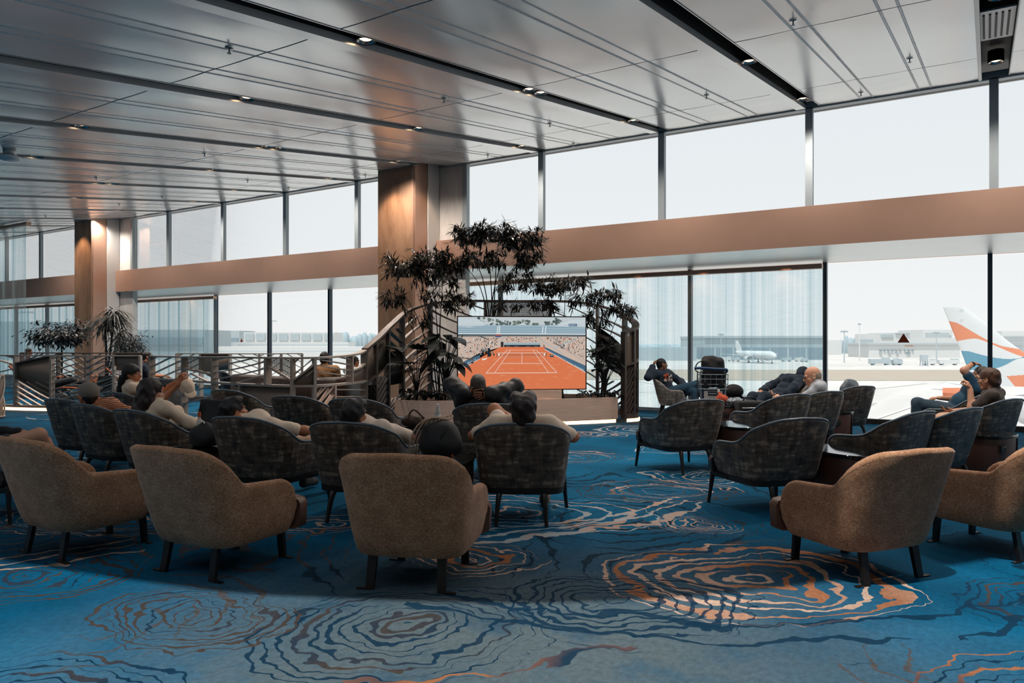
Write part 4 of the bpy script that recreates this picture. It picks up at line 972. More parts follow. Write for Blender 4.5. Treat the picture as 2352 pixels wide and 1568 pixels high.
# string curtains --------------------------------------------------------
def sheer():
    t = NT('string_sheer'); o = t.coord(); sx_ = t.add('SeparateXYZ', inp={0: t.add('UVMap').outputs[0]}).outputs[0]
    v = t.add('CombineXYZ', inp={0: sx_}).outputs[0]
    a = t.noise(v, 5.5, 2, .6); b = t.noise(v, 60, 2, .7); c = t.noise(t.coord('Object', (3, 3, 90)), 1, 2)
    f = t.math('ADD', t.math('ADD', t.math('MULTIPLY', a, .55), t.math('MULTIPLY', b, .5)), t.math('MULTIPLY', c, .12))
    tint = t.ramp(f, [(.4, (.40, .52, .57)), (.52, (.66, .80, .85)), (.66, (.87, .94, .96)), (.8, (.96, .98, .98))])
    tr = t.add('BsdfTransparent', inp={0: tint}); di = t.add('BsdfDiffuse', inp={0: (.75, .8, .8, 1)}); tl = t.add('BsdfTranslucent', inp={0: (.8, .88, .9, 1)})
    m1 = t.add('MixShader', inp={0: .5, 1: di, 2: tl}); m2 = t.add('MixShader', inp={0: t.math('MULTIPLY_ADD', f, -.5, .42, clamp=True), 1: tr, 2: m1})
    t.l.new(m2.outputs[0], t.out.inputs[0]); return t.done()
M_SHEER = sheer()
def curtain(label, x0, x1, y, z0, z1, fold=.36, amp=.045, seed=0):
    t = thing('string_curtain', label, 'curtain'); r = random.Random(seed); n = int((x1-x0)/.03); m = MB(); rows = []; us = []; ph = r.uniform(0, 6)
    for i in range(n+1):
        x = lerp(x0, x1, i/n); q = 2*PI*(x-x0)/fold+ph+.7*sin(x*1.9)
        a = amp*sin(q); rows.append([(x+.35*a, y+a, z0), (x+.35*a, y+a, z1)]); us.append(x*1.0+.12*sin(q))
    m.grid(rows); o = m.build('cloth', M_SHEER, t, recalc=False, smooth=True); ul = o.data.uv_layers.new(name='UVMap')
    for k in range(n):
        for j, c in enumerate(((us[k], 0), (us[k], 1), (us[k+1], 1), (us[k+1], 0))): ul.data[4*k+j].uv = c
    m = MB(); m.box(((x0+x1)/2, y, z1+.035), (x1-x0, .14, .09)); m.build('rail', M_COPPER, t)
    m = MB(); m.box(((x0+x1)/2, y, z0-.01), (x1-x0, .02, .05)); m.build('hem', M_STEEL, t)
    return t
YCU = 14.62
xr0, xr1, xl1 = PY(1064, 784, YCU).x, PY(1889, 784, YCU).x, PY(494, 784, YCU).x
curtain('wide string curtain across the windows right of the television', xr0, xr1, YCU, .06, 2.86, .55, .05, 1)
curtain('string curtain between the left column and the clear glass', PY(302, 784, YCU).x, xl1, YCU, .06, 2.86, .62, .09, 2)
curtain('lower string curtain behind the left column and small tree', -36.5, -25.1, YCU, .06, 2.86, .6, .08, 3)
x9 = PY(66, 784, 11.0).x
curtain('tall string curtain hanging at the far left of the picture', x9-6.0, x9, 11.0, .06, zc(11.0)-.12, .7, .08, 4)
m_ = [(-21.7, 13.95, .4), (-20.2, 13.95, .4), (-18.9, 13.95, .4), (-7.6, 13.9, .4), (-6.2, 13.9, .4), (-4.8, 13.9, .4), (-3.2, 13.9, .4)]
for (x, y, z) in m_: spot('curtain_lamp', (x, 14.25, 2.98), (x, 14.62, 2.2), 34, 90, (1, .5, .22), .7, .03)
# plants beside the left column -----------------------------------------
def tree(name, label, base, c, rad, n, L, w, mat, seed, trunk=.035):
    r = random.Random(seed); t = thing(name, label, 'plant'); st = MB(); fo = MB(); base = Vector(base); c = Vector(c)
    st.tube(catmull([base, base.lerp(c, .5)+Vector((.05, .02, 0)), c], 6), [trunk*(1-.08*i) for i in range(7)], 7)
    for k in range(34):
        o = rdir(r, .1)*r.uniform(.35, 1); p = c+Vector((o.x*rad[0], o.y*rad[0], o.z*rad[1]*1.2)); st.tube([c+Vector((0, 0, -rad[1]*.5)), c.lerp(p, .5)+Vector((0, 0, .05)), p], .008, 4)
        for _ in range(n//34):
            q = p+Vector((r.gauss(0, .16), r.gauss(0, .16), r.gauss(0, .12)))*rad[0]*1.3; blade(fo, q, (q-c).normalized()+rdir(r, -.3), L*r.uniform(.7, 1.2), w*r.uniform(.8, 1.2), r.uniform(.2, 1))
    st.build('trunk', M_STEM, t); fo.build('foliage', mat, t, recalc=False)
    m = MB(); m.lathe((base.x, base.y, 0), [(.22, 0), (.3, .5), (.27, .5), (.26, .42)], n=20); m.build('pot', M_SHDARK, t, auto=40)
    return t
d_ = 22.0
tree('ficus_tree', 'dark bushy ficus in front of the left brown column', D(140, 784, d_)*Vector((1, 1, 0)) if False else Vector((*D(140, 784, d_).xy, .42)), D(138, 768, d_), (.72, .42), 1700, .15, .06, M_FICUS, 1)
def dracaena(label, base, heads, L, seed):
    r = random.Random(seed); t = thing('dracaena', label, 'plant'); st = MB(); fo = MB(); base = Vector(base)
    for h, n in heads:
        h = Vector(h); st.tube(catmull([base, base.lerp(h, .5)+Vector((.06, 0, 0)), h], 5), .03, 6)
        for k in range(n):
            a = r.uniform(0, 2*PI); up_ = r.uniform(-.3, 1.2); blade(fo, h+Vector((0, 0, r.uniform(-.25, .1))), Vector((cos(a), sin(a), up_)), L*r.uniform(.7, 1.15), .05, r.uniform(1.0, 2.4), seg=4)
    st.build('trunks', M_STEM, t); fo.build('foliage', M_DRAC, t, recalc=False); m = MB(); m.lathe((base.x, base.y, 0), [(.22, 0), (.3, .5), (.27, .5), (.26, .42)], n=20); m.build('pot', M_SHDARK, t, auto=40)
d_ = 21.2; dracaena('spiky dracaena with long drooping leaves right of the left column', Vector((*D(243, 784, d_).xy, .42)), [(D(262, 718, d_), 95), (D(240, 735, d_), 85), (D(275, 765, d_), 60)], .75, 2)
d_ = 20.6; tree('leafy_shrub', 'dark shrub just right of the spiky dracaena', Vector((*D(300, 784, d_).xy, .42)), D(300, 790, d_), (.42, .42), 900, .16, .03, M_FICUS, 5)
# ================================================================ airfield outside
GZ = -9.0
def G(px, py, z=GZ):
    d = (EYE-z)*FPX/(py-HOR); return C((px-CXP)/FPX*d, d, z)
def mat_ground():
    t = NT('airfield_ground'); o = t.coord(); n = t.noise(o, .02, 5, .6); n2 = t.noise(t.coord('Object', (.3, .02, 1)), 1, 3)
    t.bsdf(t.ramp(t.math('ADD', t.math('MULTIPLY', n, .6), t.math('MULTIPLY', n2, .4)), [(.35, lin('#b3b1ae')), (.65, lin('#c8c6c3'))]), .9); return t.done()
M_APRON = mat_ground(); M_GRASS = plain('dry_grass', '#a09689', .95, 0, .1, .15); M_PAINT = plain('road_paint', '#dcdbd8', .8); M_HAZEB = plain('pale_building', '#d2d5d5', .8, 0, .03, .05); M_HAZEG = plain('hazy_grey', '#b0bcc1', .8, 0, .05, .1); M_HAZED = plain('hazy_dark', '#8c9ea8', .8, 0, .05, .1); M_TREES = plain('hazy_trees', '#a0b1b8', .9, 0, .12, .06); M_ORANGE = plain('livery_orange', '#d98a69', .5, 0, .05, 1); M_PLANE = plain('aircraft_white', '#d5d8d9', .35, 0, .02, 1); M_LBLUE = plain('livery_blue', '#6496ac', .45, 0, .05, 1)  # haze painted into the base colours of far buildings, trees and livery
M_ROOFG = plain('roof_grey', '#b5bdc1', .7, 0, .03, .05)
m = MB(); m.add([C(x, d, GZ) for x, d in ((-900, 24), (900, 24), (2400, 2300), (-2400, 2300))], [(0, 1, 2, 3)]); struct(m.build('ground', M_APRON))
m = MB(); q = [(1300, 872), (1700, 873), (2700, 876), (2700, 850), (1700, 849), (1300, 848)]; m.add([G(x, y)+Vector((0, 0, .06)) for x, y in q], [tuple(range(6))]); o = m.build('grass_strip', M_GRASS); tag(o, 'wide pale dry grass strip between the taxiways', 'grass', kind='stuff')
m = MB()
for (a, b, w) in (((1930, 968), (2010, 925), .35), ((1975, 975), (2150, 915), .3), ((1900, 905), (2130, 880), .3), ((1300, 905), (1880, 890), .3), ((1300, 830), (1900, 832), .5), ((1900, 838), (2300, 842), .5), ((1400, 866), (1880, 940), .3)):
    a, b = G(*a), G(*b); d = (b-a).normalized(); n = Vector((-d.y, d.x, 0)); 
    if w == .35:
        L_ = (b-a).length; k = 0
        while k < L_: m.add([a+d*k+n*w+Vector((0, 0, .08)), a+d*min(L_, k+1.4)+n*w+Vector((0, 0, .08)), a+d*min(L_, k+1.4)-n*w+Vector((0, 0, .08)), a+d*k-n*w+Vector((0, 0, .08))], [(0, 1, 2, 3)]); k += 2.4
    else: m.add([a+n*w+Vector((0, 0, .08)), b+n*w+Vector((0, 0, .08)), b-n*w+Vector((0, 0, .08)), a-n*w+Vector((0, 0, .08))], [(0, 1, 2, 3)])
struct(m.build('road_markings', M_PAINT))
def bld(name, label, parts, cat='building', windows=(), roofm=None):
    "parts: (px0, px1, ytop, ybase, depth thickness, material) boxes standing on the ground"
    t = thing(name, label, cat)
    y0_ = parts[0][3]
    for (x0, x1, yt, yb, th, mt, nm) in parts:
        gy = yb if yb > 800 else y0_; d = (EYE-GZ)*FPX/(gy-HOR)-(th-parts[0][4])/2; a = C((x0-CXP)/FPX*d, d); b = C((x1-CXP)/FPX*d, d); h = (yb-yt)/FPX*d; zb = EYE-(yb-HOR)/FPX*d if yb <= 800 else GZ
        m = MB(); c = (a+b)/2+C(0, th/2)-C(0, 0); m.box((c.x, c.y, zb+h/2), ((b-a).length, th, h), TH); m.build(nm, mt, t)
    for (x0, x1, yt, y1, yb, mt) in windows:
        d = (EYE-GZ)*FPX/(yb-HOR)-.4; a = D(x0, yt, d); b = D(x1, y1, d); c = (a+b)/2; m = MB(); m.box(c, ((C((x1-x0)/FPX*d, 0)).length, .5, abs(a.z-b.z)), TH); m.build('window_band', mt, t)
    return t
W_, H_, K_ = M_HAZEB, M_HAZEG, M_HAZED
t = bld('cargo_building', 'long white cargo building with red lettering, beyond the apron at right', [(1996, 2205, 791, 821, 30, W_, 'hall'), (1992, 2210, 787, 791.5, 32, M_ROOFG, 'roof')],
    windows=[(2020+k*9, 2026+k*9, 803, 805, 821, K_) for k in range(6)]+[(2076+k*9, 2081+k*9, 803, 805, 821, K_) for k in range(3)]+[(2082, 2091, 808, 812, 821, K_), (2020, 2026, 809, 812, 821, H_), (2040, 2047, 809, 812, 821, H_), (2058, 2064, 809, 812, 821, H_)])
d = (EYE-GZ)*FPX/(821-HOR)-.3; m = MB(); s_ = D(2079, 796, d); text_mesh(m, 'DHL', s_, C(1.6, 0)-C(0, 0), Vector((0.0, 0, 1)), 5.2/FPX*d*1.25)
m.build('lettering', plain('pale_red', '#e58f6f', .8), t)
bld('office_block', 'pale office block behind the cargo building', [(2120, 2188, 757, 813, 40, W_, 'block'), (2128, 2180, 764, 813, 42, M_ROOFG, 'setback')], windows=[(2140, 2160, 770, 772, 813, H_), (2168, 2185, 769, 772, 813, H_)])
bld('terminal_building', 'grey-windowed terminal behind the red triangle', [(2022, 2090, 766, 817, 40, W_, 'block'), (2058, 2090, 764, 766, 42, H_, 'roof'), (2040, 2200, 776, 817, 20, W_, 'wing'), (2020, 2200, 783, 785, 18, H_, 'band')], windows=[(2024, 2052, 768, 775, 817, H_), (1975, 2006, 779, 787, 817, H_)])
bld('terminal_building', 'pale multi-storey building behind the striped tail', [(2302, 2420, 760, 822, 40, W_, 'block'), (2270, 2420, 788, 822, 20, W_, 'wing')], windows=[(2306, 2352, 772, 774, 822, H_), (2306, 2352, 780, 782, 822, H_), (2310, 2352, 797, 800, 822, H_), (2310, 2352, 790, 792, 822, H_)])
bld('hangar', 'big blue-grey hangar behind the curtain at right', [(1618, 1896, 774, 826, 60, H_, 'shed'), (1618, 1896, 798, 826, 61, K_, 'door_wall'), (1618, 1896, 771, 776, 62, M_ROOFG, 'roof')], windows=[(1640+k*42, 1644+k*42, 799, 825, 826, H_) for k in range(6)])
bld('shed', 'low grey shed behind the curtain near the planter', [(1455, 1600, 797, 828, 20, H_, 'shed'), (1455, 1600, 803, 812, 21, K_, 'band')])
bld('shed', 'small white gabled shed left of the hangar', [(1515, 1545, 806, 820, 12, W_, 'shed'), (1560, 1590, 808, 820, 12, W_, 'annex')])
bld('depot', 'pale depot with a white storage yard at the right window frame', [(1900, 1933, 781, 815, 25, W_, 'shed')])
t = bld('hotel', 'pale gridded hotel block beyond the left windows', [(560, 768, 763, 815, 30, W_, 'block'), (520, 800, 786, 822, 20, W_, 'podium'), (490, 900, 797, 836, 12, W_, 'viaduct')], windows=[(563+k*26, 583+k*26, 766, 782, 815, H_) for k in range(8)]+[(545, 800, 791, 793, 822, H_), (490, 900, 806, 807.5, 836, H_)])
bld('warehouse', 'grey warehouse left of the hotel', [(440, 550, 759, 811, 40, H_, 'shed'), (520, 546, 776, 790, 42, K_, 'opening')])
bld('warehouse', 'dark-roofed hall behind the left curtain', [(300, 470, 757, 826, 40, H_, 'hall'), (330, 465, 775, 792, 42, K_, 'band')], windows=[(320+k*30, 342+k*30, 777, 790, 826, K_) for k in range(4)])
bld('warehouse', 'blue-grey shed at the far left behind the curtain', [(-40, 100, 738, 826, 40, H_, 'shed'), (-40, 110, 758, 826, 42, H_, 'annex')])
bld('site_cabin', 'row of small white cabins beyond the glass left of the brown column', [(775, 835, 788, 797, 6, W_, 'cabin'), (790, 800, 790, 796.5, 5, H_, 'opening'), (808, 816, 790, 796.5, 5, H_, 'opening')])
def hillrow(label, px0, px1, ytop, yb, n, seed):
    r = random.Random(seed); m = MB(); d = (EYE-GZ)*FPX/(yb-HOR)
    for k in range(n):
        x = lerp(px0, px1, (k+r.random())/n); w = (px1-px0)/n*r.uniform(1.2, 2.2); h = (yb-ytop)*r.uniform(.65, 1)
        p = D(x, yb, d+r.uniform(0, 30)); m.ell((p.x, p.y, p.z), (w/FPX*d, w/FPX*d, h/FPX*d), 9, 7)
    o = m.build('treeline', M_TREES, smooth=True); tag(o, label, 'trees', kind='stuff')
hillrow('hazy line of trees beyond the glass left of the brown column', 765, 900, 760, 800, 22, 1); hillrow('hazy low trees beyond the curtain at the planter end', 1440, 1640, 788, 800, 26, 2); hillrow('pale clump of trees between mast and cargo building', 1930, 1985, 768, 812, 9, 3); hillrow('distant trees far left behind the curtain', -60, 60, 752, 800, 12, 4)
def mast(px, yt, yb, label, arm=9):
    d = (EYE-GZ)*FPX/(yb-HOR); p = G(px, yb); h = (yb-yt)/FPX*d; t = thing('light_mast', label, 'light mast', p); m = MB(); m.tube([(0, 0, 0), (0, 0, h)], [.32, .2], 8); m.build('pole', W_ if yt < 750 else H_, t)
    m = MB(); w = arm/FPX*d
    for k in range(-2, 3): m.box((CS*w*k*.4, SN*w*k*.4, h-.12*abs(k)), (w*.3, .6, .5), TH)
    m.box((0, 0, h+.3), (w*2*.9, .5, .25), TH); m.build('lamp_head', H_, t)
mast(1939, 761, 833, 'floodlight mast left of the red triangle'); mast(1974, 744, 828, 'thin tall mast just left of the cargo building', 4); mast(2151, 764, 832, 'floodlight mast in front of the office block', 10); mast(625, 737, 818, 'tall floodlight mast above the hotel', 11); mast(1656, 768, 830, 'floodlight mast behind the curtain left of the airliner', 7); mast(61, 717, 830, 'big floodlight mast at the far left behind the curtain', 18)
# small airliner behind the curtain
def tubeshell(m, stations, n=16):
    m.grid([[(x, r*cos(2*PI*k/n), z+r*sin(2*PI*k/n)) for k in range(n)] for x, r, z in stations], True)
p = G(1733, 833); t = thing('airliner', 'white twin-engine airliner parked nose-on behind the curtain', 'airplane', p, head(180-12)+PI/2)
m = MB(); tubeshell(m, [(19, .1, 3.4), (18.4, .9, 3.5), (17, 1.5, 3.8), (14.5, 1.95, 4), (-8, 1.95, 4), (-14, 1.2, 4.6), (-18, .3, 5.2)]); m.build('fuselage', M_PLANE, t, smooth=True)
for sy in (-1, 1):
    m = MB(); m.add([(3, sy*1.5, 3.2), (-2.5, sy*1.5, 3.2), (-5.5, sy*15.5, 4.4), (-4, sy*15.5, 4.4), (3, sy*1.5, 3.6), (-2.5, sy*1.5, 3.6), (-5.5, sy*15.5, 4.5), (-4, sy*15.5, 4.5)], [(0, 1, 2, 3), (4, 7, 6, 5), (0, 3, 7, 4), (1, 5, 6, 2), (2, 6, 7, 3)]); m.build('wing', M_PLANE, t)
    m = MB(); m.grid([[(x, sy*5.4+r*cos(2*PI*k/14), 2.2+r*sin(2*PI*k/14)) for k in range(14)] for x, r in ((4, .95), (3.4, 1.1), (1, 1), (.2, .7))], True); m.build('engine', M_PLANE, t, smooth=True); m = MB(); m.grid([[(x, sy*5.4+r*cos(2*PI*k/14), 2.2+r*sin(2*PI*k/14)) for k in range(14)] for x, r in ((3.9, .9), (3.6, 0))], True); m.build('intake', K_, t)
    m = MB(); m.tube([(-1, sy*2.6, 3), (-1, sy*2.6, .5)], .18, 6); m.tube([(-1, sy*2.3, .5), (-1, sy*2.9, .5)], .5, 10); m.build('main_gear', K_, t)
m = MB(); m.add([(-12, -.15, 5.5), (-17.5, -.12, 5.5), (-18.5, -.08, 11), (-16.3, -.08, 11), (-12, .15, 5.5), (-17.5, .12, 5.5), (-18.5, .08, 11), (-16.3, .08, 11)], [(0, 1, 2, 3), (4, 7, 6, 5), (0, 3, 7, 4), (1, 5, 6, 2), (2, 6, 7, 3)]); m.build('tail_fin', M_PLANE, t)
m = MB(); m.tube([(15.5, 0, 2.6), (15.5, 0, .4)], .15, 6); m.tube([(15.5, -.3, .4), (15.5, .3, .4)], .4, 10); m.build('nose_gear', K_, t)
m = MB(); m.box((17.85, 0, 4.25), (.3, 1.6, .35)); m.build('windscreen', K_, t)
# boarding stairs and ground vehicles
def cart(px, py, w, h, d_, label, mt, name='service_vehicle', cat='vehicle'):
    p = G(px, py); t = thing(name, label, cat, p, TH); m = MB(); m.box((0, 0, h*.55), (w, d_, h*.7)); m.build('body', mt, t); m = MB(); m.box((w*.3, 0, h*.95), (w*.3, d_*.9, h*.3)); m.build('cab', H_, t)
    for sx in (-1, 1):
        m = MB(); m.tube([(sx*w*.33, -d_*.52, h*.15), (sx*w*.33, d_*.52, h*.15)], h*.15, 10); m.build('wheel', K_, t)
for k, (px, py, w, h, mt, lab) in enumerate([(2020, 838, 9, 3, H_, 'grey tanker on the apron under the cargo building'), (2048, 837, 6, 2.6, W_, 'white van on the apron under the red lettering'), (2060, 838, 4, 2.5, H_, 'small grey tug below the red triangle'), (2134, 838, 5, 2.4, W_, 'white minibus on the apron below the office block'), (2178, 838, 9, 2.6, W_, 'long white apron bus left of the striped tail'), (1668, 829, 5, 2.4, W_, 'white service truck left of the parked airliner'), (1690, 830, 4, 2.2, H_, 'grey service cart by the airliner wing'), (1806, 830, 5, 2.2, H_, 'grey service cart right of the airliner'), (1835, 830, 4, 2.2, W_, 'white service cart far right of the airliner'), (1848, 831, 3, 2, H_, 'small grey cart beside the window frame')]): cart(px, py, w, h, 2.4, lab, mt)
p = G(1740, 834.5); t = thing('boarding_stairs', 'mobile boarding stairs at the parked airliner', 'stairs', p, TH); m = MB(); m.bar((-2.2, 0, 4.2), (3, 0, .8), 1.2, .3); m.bar((-2.2, 0, 4.2), (-2.2, 0, .4), .3); m.bar((-2.4, -.6, 5.1), (3, -.6, 1.7), .1); m.build('flight', H_, t); m = MB(); m.box((0, 0, .5), (5, 1.6, .4)); m.build('chassis', K_, t)
p = G(2122, 840); t = thing('signal_box', 'small grey equipment tower on the apron', 'tower', p, TH); m = MB(); m.box((0, 0, 3.4), (2.6, 2, 2.6)); m.build('cabin', H_, t); m = MB(); [m.bar((sx*1, sy*.8, 2.2), (sx*1.2, sy*.9, 0), .25) for sx in (-1, 1) for sy in (-1, 1)]; m.build('trestle', K_, t)
# striped tail at right
dT = 72.0
t = thing('tail_plane', 'airliner tail with orange, white and blue wave stripes at right', 'airplane')
def tailpt(px, py, off): v = D(px, py, dT); return v+C(0, off)-C(0, 0)
lead = [(2166, 706), (2178, 735), (2192, 770), (2208, 808), (2222, 845), (2240, 885)]; trail = [(2215, 706), (2262, 740), (2318, 785), (2360, 815), (2420, 850), (2480, 890)]
def band(u, py):
    x = lerp(2166, 2400, u); w1 = 735+4*sin(u*3); 
    s1 = 737+40*sstep(.12, .75, u)+25*u; s2 = 783-6*sin(u*4)+35*sstep(.3, 1, u)*1.1; s3 = 806+2*u+28*sin(max(0, u-.1)*3.2)*.6; s4 = 850-20*sstep(.2, .8, u)-10*u; s5 = 868+0*u
    if py < s1: return 0
    if py < s2: return 1
    if py < s3: return 0
    if py < s4: return 2
    if py < s5-14*u: return 0
    return 1 if u > .35 else 0
for side in (0, 1):
    m = MB(); NU, NV = 130, 150; P = []
    for j in range(NV+1):
        v = j/NV*5; k = min(4, int(v)); f = v-k; a = Vector(lead[k]).lerp(Vector(lead[k+1]), f); b = Vector(trail[k]).lerp(Vector(trail[k+1]), f); row = []
        for i in range(NU+1):
            u = i/NU; th = .42*math.sqrt(max(0, u*(1-u)))*2*(.5+.5*j/NV); q = a.lerp(b, u); row.append((q.x, q.y, (-th if side == 0 else th), u))
        P.append(row)
    for j in range(NV):
        for i in range(NU):
            cs = [P[j][i], P[j][i+1], P[j+1][i+1], P[j+1][i]]; m.cur = band((P[j][i][3]), sum(c[1] for c in cs)/4); m.add([tailpt(c[0], c[1], c[2]) for c in cs], [(0, 1, 2, 3)])
    m.build('fin', [M_PLANE, M_ORANGE, M_LBLUE], t, recalc=False, smooth=True)
m = MB(); text_mesh(m, 'BF', tailpt(2197, 717, -.5), C(1, 0)-C(0, 0), Vector((0, 0, 1)), .42); m.build('registration', H_, t)
c0, c1 = C(45.5, 70), C(85, 92); m = MB(); ax = (c1-c0).normalized(); sd = Vector((-ax.y, ax.x, 0)); rows = []
for (s, r, z) in ((-1.5, .15, -4.2), (0, .5, -4.4), (6, 1.5, -5.2), (14, 2.5, -6.1), (22, 3.0, -6.6), (70, 3.0, -6.6)):
    c = c0+ax*s; rows.append([c+sd*(r*cos(2*PI*k/20))+Vector((0, 0, z+r*sin(2*PI*k/20))) for k in range(20)])
m.grid(rows, True); m.build('fuselage', M_PLANE, t, smooth=True)
def stab(pts, th, mt, nm): m = MB(); vs = [D(x, y, d)+Vector((0, 0, k)) for k in (-th, th) for x, y, d in pts]; n = len(pts); m.add(vs, [tuple(range(n)), tuple(range(n, 2*n))[::-1]]+[(i, (i+1) % n, n+(i+1) % n, n+i) for i in range(n)]); m.build(nm, mt, t)
stab([(2140, 893, 66), (2260, 900, 70), (2300, 880, 78), (2180, 877, 76)], .05, M_PLANE, 'stabilizer'); stab([(2165, 891, 66.5), (2235, 891, 66.5), (2235, 903, 66.4), (2165, 903, 66.4)], .03, M_ORANGE, 'stabilizer_tip')
stab([(2165, 902, 65.5), (2230, 908, 65.5), (2225, 921, 65.5), (2166, 916, 65.5)], .02, M_ORANGE, 'wing_tip')

p = D(660.5, 813, 380); t = thing('roadside_sign', 'small pale orange sign board with pale lettering beyond the left windows', 'sign', p, TH); m = MB(); w_ = 16/FPX*380; h_ = 11/FPX*380; m.box((0, 0, 0), (w_, .3, h_)); m.build('board', plain('pale_orange', '#e0b6a2', .8), t)
m = MB(); text_mesh(m, 'CASE', (-w_*.42, -.2, -h_*.22), (1, 0, 0), (0, 0, 1), h_*.62); m.build('lettering', plain('pale_red', '#e58f6f', .8), t); m = MB(); [m.box((sx*w_*.4, 0, -h_/2-(p.z-h_/2-GZ)/2), (.3, .3, p.z-h_/2-GZ)) for sx in (-1, 1)]; m.build('posts', H_, t)
# ================================================================ people
def _sd(pr, X, Y, Z):
    if pr[0] == 'c':
        a, b, ra, rb = (np.array(pr[1]), np.array(pr[2]), pr[3], pr[4]); ba = b-a; L2 = float(ba@ba)+1e-12
        t = np.clip(((X-a[0])*ba[0]+(Y-a[1])*ba[1]+(Z-a[2])*ba[2])/L2, 0, 1)
        return np.sqrt((X-a[0]-t*ba[0])**2+(Y-a[1]-t*ba[1])**2+(Z-a[2]-t*ba[2])**2)-(ra+(rb-ra)*t)
    c, r, R = np.array(pr[1]), pr[2], pr[3]; x, y, z = X-c[0], Y-c[1], Z-c[2]
    if R is not None: R = np.array(R); x, y, z = [R[0][i]*x+R[1][i]*y+R[2][i]*z for i in range(3)]
    k0 = np.sqrt((x/r[0])**2+(y/r[1])**2+(z/r[2])**2)+1e-9; k1 = np.sqrt((x/r[0]**2)**2+(y/r[1]**2)**2+(z/r[2]**2)**2)+1e-9
    return k0*(k0-1)/k1
def ext(pr):
    if pr[0] == 'c': r = max(pr[3], pr[4]); a, b = np.array(pr[1]), np.array(pr[2]); return np.minimum(a, b)-r, np.maximum(a, b)+r
    r = max(pr[2]); c = np.array(pr[1]); return c-r, c+r
def sdf_mesh(prims, res, k=.03, wr=0.0, wf=38.0, seed=0):
    """smooth union (or cut, for prims ending in 'sub') of rounded limbs -> (verts, quads)"""
    A = [ext(p) for p in prims if p[-1] != 'sub']; lo = np.min([a for a, b in A], 0)-3*res; hi = np.max([b for a, b in A], 0)+3*res
    n = np.ceil((hi-lo)/res).astype(int)+1; ax = [lo[i]+np.arange(n[i])*res for i in range(3)]; Dg = np.full(n, 1.0, np.float32)
    for p in prims:
        a, b = ext(p); m = k+3*res; i0 = np.clip(((a-m-lo)/res).astype(int), 0, n-1); i1 = np.clip(((b+m-lo)/res).astype(int)+2, 1, n); sl = tuple(slice(i, j) for i, j in zip(i0, i1))
        if any(j <= i for i, j in zip(i0, i1)): continue
        X, Y, Z = np.meshgrid(*[ax[i][sl[i]] for i in range(3)], indexing='ij', sparse=True); d = _sd(p, X, Y, Z); cur = Dg[sl]
        if p[-1] == 'sub': kk = k*.4; d = -d; h = np.clip(.5-.5*(cur-d)/kk, 0, 1); Dg[sl] = cur*(1-h)+d*h+kk*h*(1-h)
        else: kk = p[-1] if isinstance(p[-1], float) and p[0] == 'k' else k; h = np.clip(.5+.5*(cur-d)/kk, 0, 1); Dg[sl] = cur*(1-h)+d*h-kk*h*(1-h)
    if wr:
        X, Y, Z = np.meshgrid(*ax, indexing='ij', sparse=True); s = seed*1.7
        Dg = Dg+wr*(np.sin(wf*X+13*Z+s+2*np.sin(9*Y+s))*np.sin(wf*.8*Z-11*Y+s)+.6*np.sin(wf*1.7*Y+wf*.5*X+s)*np.sin(wf*1.1*Z+s))
    ins = Dg < 0; c = [slice(None, -1), slice(1, None)]; cnt = np.zeros(tuple(n-1), int); P = np.zeros((*tuple(n-1), 3)); W = np.zeros(tuple(n-1))
    offs = [(i, j, l) for i in (0, 1) for j in (0, 1) for l in (0, 1)]
    val = {o: Dg[c[o[0]], c[o[1]], c[o[2]]] for o in offs}
    for o in offs:
        for axi in range(3):
            if o[axi] == 0:
                q = list(o); q[axi] = 1; q = tuple(q); a, b = val[o], val[q]; cr = (a < 0) != (b < 0); t = np.where(cr, a/(a-b+1e-12), 0)
                for e in range(3): P[..., e] += np.where(cr, (o[e]+(t if e == axi else 0)), 0)
                W += cr
    act = W > 0; idx = np.full(act.shape, -1); idx[act] = np.arange(act.sum()); ii = np.argwhere(act); V = lo+(ii+P[act]/W[act][:, None])*res; Q = []
    for axi in range(3):
        s0 = [slice(1, -1)]*3; s1 = [slice(1, -1)]*3; s0[axi] = slice(0, -1); s1[axi] = slice(1, None)
        a = ins[tuple(s0)]; b = ins[tuple(s1)]; e = np.argwhere(a != b)
        if not len(e): continue
        off = np.ones(3, int); off[axi] = 0; g = e+off; u, v = [(1, 2), (2, 0), (0, 1)][axi]; du = np.zeros(3, int); dv = np.zeros(3, int); du[u] = 1; dv[v] = 1
        f = [idx[tuple((g-x).T)] for x in (0*du, du, du+dv, dv)]; flip = a[tuple(e.T)]
        q = np.stack(f, 1); q[flip] = q[flip][:, ::-1]; Q.append(q)
    return V, np.concatenate(Q)
def np_obj(name, parts, mats, parent, sm=1):
    "parts: list of (verts, quads); one mesh"
    V = []; Fq = []; b = 0
    for v, q in parts: V.append(v); Fq.append(q+b); b += len(v)
    V = np.concatenate(V); Fq = np.concatenate(Fq); Fq = Fq[:, ::-1]
    me = bpy.data.meshes.new(name); me.vertices.add(len(V)); me.vertices.foreach_set('co', V.astype(np.float32).ravel()); me.loops.add(4*len(Fq)); me.loops.foreach_set('vertex_index', Fq.astype(np.int32).ravel()); me.polygons.add(len(Fq)); me.polygons.foreach_set('loop_start', np.arange(0, 4*len(Fq), 4, dtype=np.int32)); me.polygons.foreach_set('use_smooth', np.ones(len(Fq), bool)); me.update(calc_edges=True); me.validate()
    me.materials.append(mats); o = bpy.data.objects.new(name, me); COL.objects.link(o); o.parent = parent; return o
